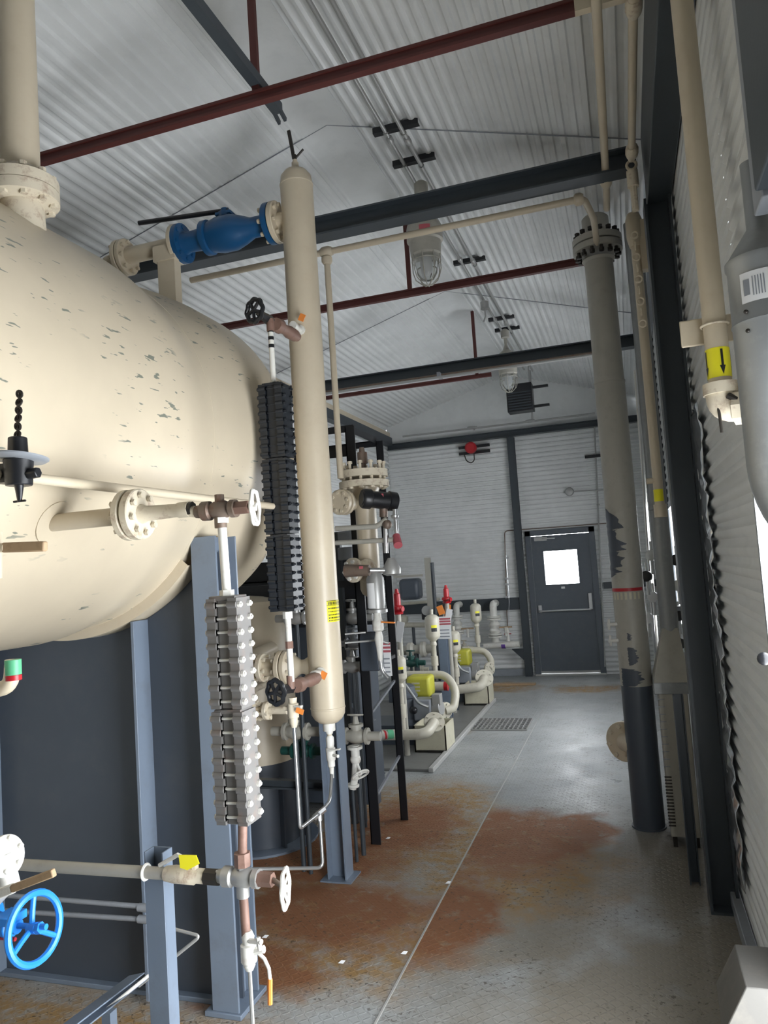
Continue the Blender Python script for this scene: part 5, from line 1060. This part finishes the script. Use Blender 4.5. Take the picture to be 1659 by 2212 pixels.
def relief(label, px, py0, py1, y):
    a_, b_ = at(px, py0, Y=y), at(px, py1, Y=y); x = (a_.x + b_.x) / 2; H = a_.z - b_.z
    T = Thing('relief_valve', label, 'valve', (x, y, b_.z), 'red relief valves'); T.part('body', MB().lathe((x, y, b_.z), (0, 0, 1), [(0, .045), (H * .05, .05), (H * .12, .035), (H * .2, .055), (H * .3, .055), (H * .36, .032), (H * .8, .03), (H * .84, .02), (H, .014)], 16), 'red')
    T.part('outlet', MB().cyl((x, y, b_.z + H * .22), (x + .055, y - .02, b_.z + H * .2), .024, n=12), 'red')
    T.part('inlet_pipe', MB().cyl((x, y, b_.z), (x, y, .022), .025, n=10), 'cream_grey')
    T.part('paper_tag', MB().box((x + .02, y - .06, b_.z - .15), (.07, .004, .18), Matrix.Rotation(.25, 3, 'Y')), 'white')
relief('red relief valve standing beside the second black rack post', 858, 1272, 1327, 6.4)
relief('red relief valve in the middle above the cream dampeners', 964, 1264, 1303, 8.2)
q = at(967, 1325, Y=8.2); OT = Thing('orange_tag', 'orange hanging tag just under the middle red relief valve', 'tag', tuple(q)); OT.part('tag', MB().box(q, (.07, .006, .20), Matrix.Rotation(.1, 3, 'Y')), 'orange'); OT.part('wire', MB().cyl(q + V((0, 0, .09)), q + V((-.03, .02, .15)), .004, n=6), 'bare')
q = at(952, 1318, Y=8.0); OT = Thing('orange_tag', 'yellow orange tag left of the middle red relief valve', 'tag', tuple(q)); OT.part('tag', MB().box(q, (.07, .006, .10), Matrix.Rotation(-.3, 3, 'Y')), 'orange'); OT.part('wire', MB().cyl(q + V((0, 0, .04)), q + V((.07, .18, .12)), .004, n=6), 'bare')
q = at(957, 1360, Y=7.9)
T = Thing('safety_sign', 'white sign with red heading on a pale post between dampeners', 'sign', (q.x, q.y, 0)); T.part('plate', MB().span((q.x - .07, q.y - .004, q.z - .10), (q.x + .09, q.y, q.z + .14)), 'white')
for k in range(3): T.part('red_stripe', MB().span((q.x - .07, q.y - .007, q.z + .05 + k * .028), (q.x + .09, q.y - .004, q.z + .068 + k * .028)), 'red_fade')
for k in range(3): T.part('printed_line', MB().span((q.x - .05, q.y - .007, q.z - .08 + k * .035), (q.x + .07, q.y - .004, q.z - .068 + k * .035)), 'mid_grey')
T.part('post', MB().hbeam((q.x - .02, q.y + .05, .02), (q.x - .02, q.y + .05, q.z + .0), .09, .09, .008, .006, up=(0, 1, 0)), 'blue_grey')
q = at(890, 1270, Y=9.9)
T = Thing('chemical_tank', 'dark rounded tank on a pale frame against the far wall', 'tank', (q.x, q.y, 0))
T.part('tank', MB().span((q.x - .16, q.y - .12, q.z - .16), (q.x + .12, q.y + .15, q.z + .13)), 'panel_dark', .05)
T.part('frame', MB().span((q.x - .25, q.y - .02, q.z + .15), (q.x + .16, q.y + .02, q.z + .18)).span((q.x + .2, q.y, 0.0), (q.x + .28, q.y + .06, q.z + .40)), 'cream_grey')
q0, q1 = at(933, 1215, Y=9.4), at(937, 1318, Y=9.4)
solo('dark_pole', 'slim dark vertical pole above the largest dampener', 'pole', MB().cyl((q0.x, 9.4, q0.z), (q0.x, 9.4, 0), .025, n=12), 'frame_grey')
q = at(925, 1322, Y=9.5)
T = Thing('regulator', 'round pressure regulator with gauge left of the orange tags', 'instrument', tuple(q)); T.part('dial', MB().lathe(q + V((-.02, 0, .02)), (0, -1, 0), [(-.03, .06), (.0, .065), (.03, .06), (.032, .05)], 20), 'alu'); T.part('body', MB().span(q + V((-.1, .02, -.10)), q + V((.16, .14, .0))).cyl(q + V((.1, 0, .02)), q + V((.16, 0, .06)), .04, n=12), 'black', .01)
T.part('mount', MB().cyl(q + V((0, .08, -.09)), V((q.x, q.y + .08, .02)), .02), 'mid_grey')
chunky('dark green actuator valve behind the leftmost dampener', 888, 1432, 7.6, .9, 'green_dark')
chunky('white valve at the stem height of the largest dampener', 905, 1445, 8.6, .7, 'pump_cream')
chunky('cream valve between the middle dampener and the farther guard', 1003, 1400, 9.6, .7, 'pump_cream')
# floor grate
gx0, gx1, gy0, gy1 = -1.70 + .045, -1.10, 7.44, 7.94
T = Thing('floor_grate', 'small steel bar grate let into the floor beside the pump skid', 'grate', ((gx0 + gx1) / 2, (gy0 + gy1) / 2, 0))
T.part('pit_shade_sheet', MB().span((gx0, gy0, .0), (gx1, gy1, .003)), 'black'); fr = MB()  # flat black sheet stands in for the shade below the bars
for k in range(13): x = gx0 + (gx1 - gx0) * k / 12; fr.span((x - .005, gy0, .003), (x + .005, gy1, .018))
for k in range(7): y = gy0 + (gy1 - gy0) * k / 6; fr.span((gx0, y - .005, .003), (gx1, y + .005, .016))
T.part('grating', fr, 'alu')
for k, (px, py) in enumerate([(738, 2080), (838, 1812), (873, 2060), (573, 2025), (968, 1908)]):
    q = at(px, py, Z=0); rn = random.Random(k); solo('paper_scrap', ['white scrap in the rust near the lowest orange lever', 'white scrap on the floor beside the black rack post', 'white scrap where the two floor plates meet', 'white scrap beside the sight gauge drain', 'tiny white scrap on the clean plate left of the rust strip'][k], 'scrap', MB().add([q + V((-.014, -.01, .002)), q + V((.012, -.012, .004)), q + V((.016, .008, .008)), q + V((-.008, .012, .003)), q + V((0, 0, .012))], [(0, 1, 4), (1, 2, 4), (2, 3, 4), (3, 0, 4), (3, 2, 1, 0)]), 'white')
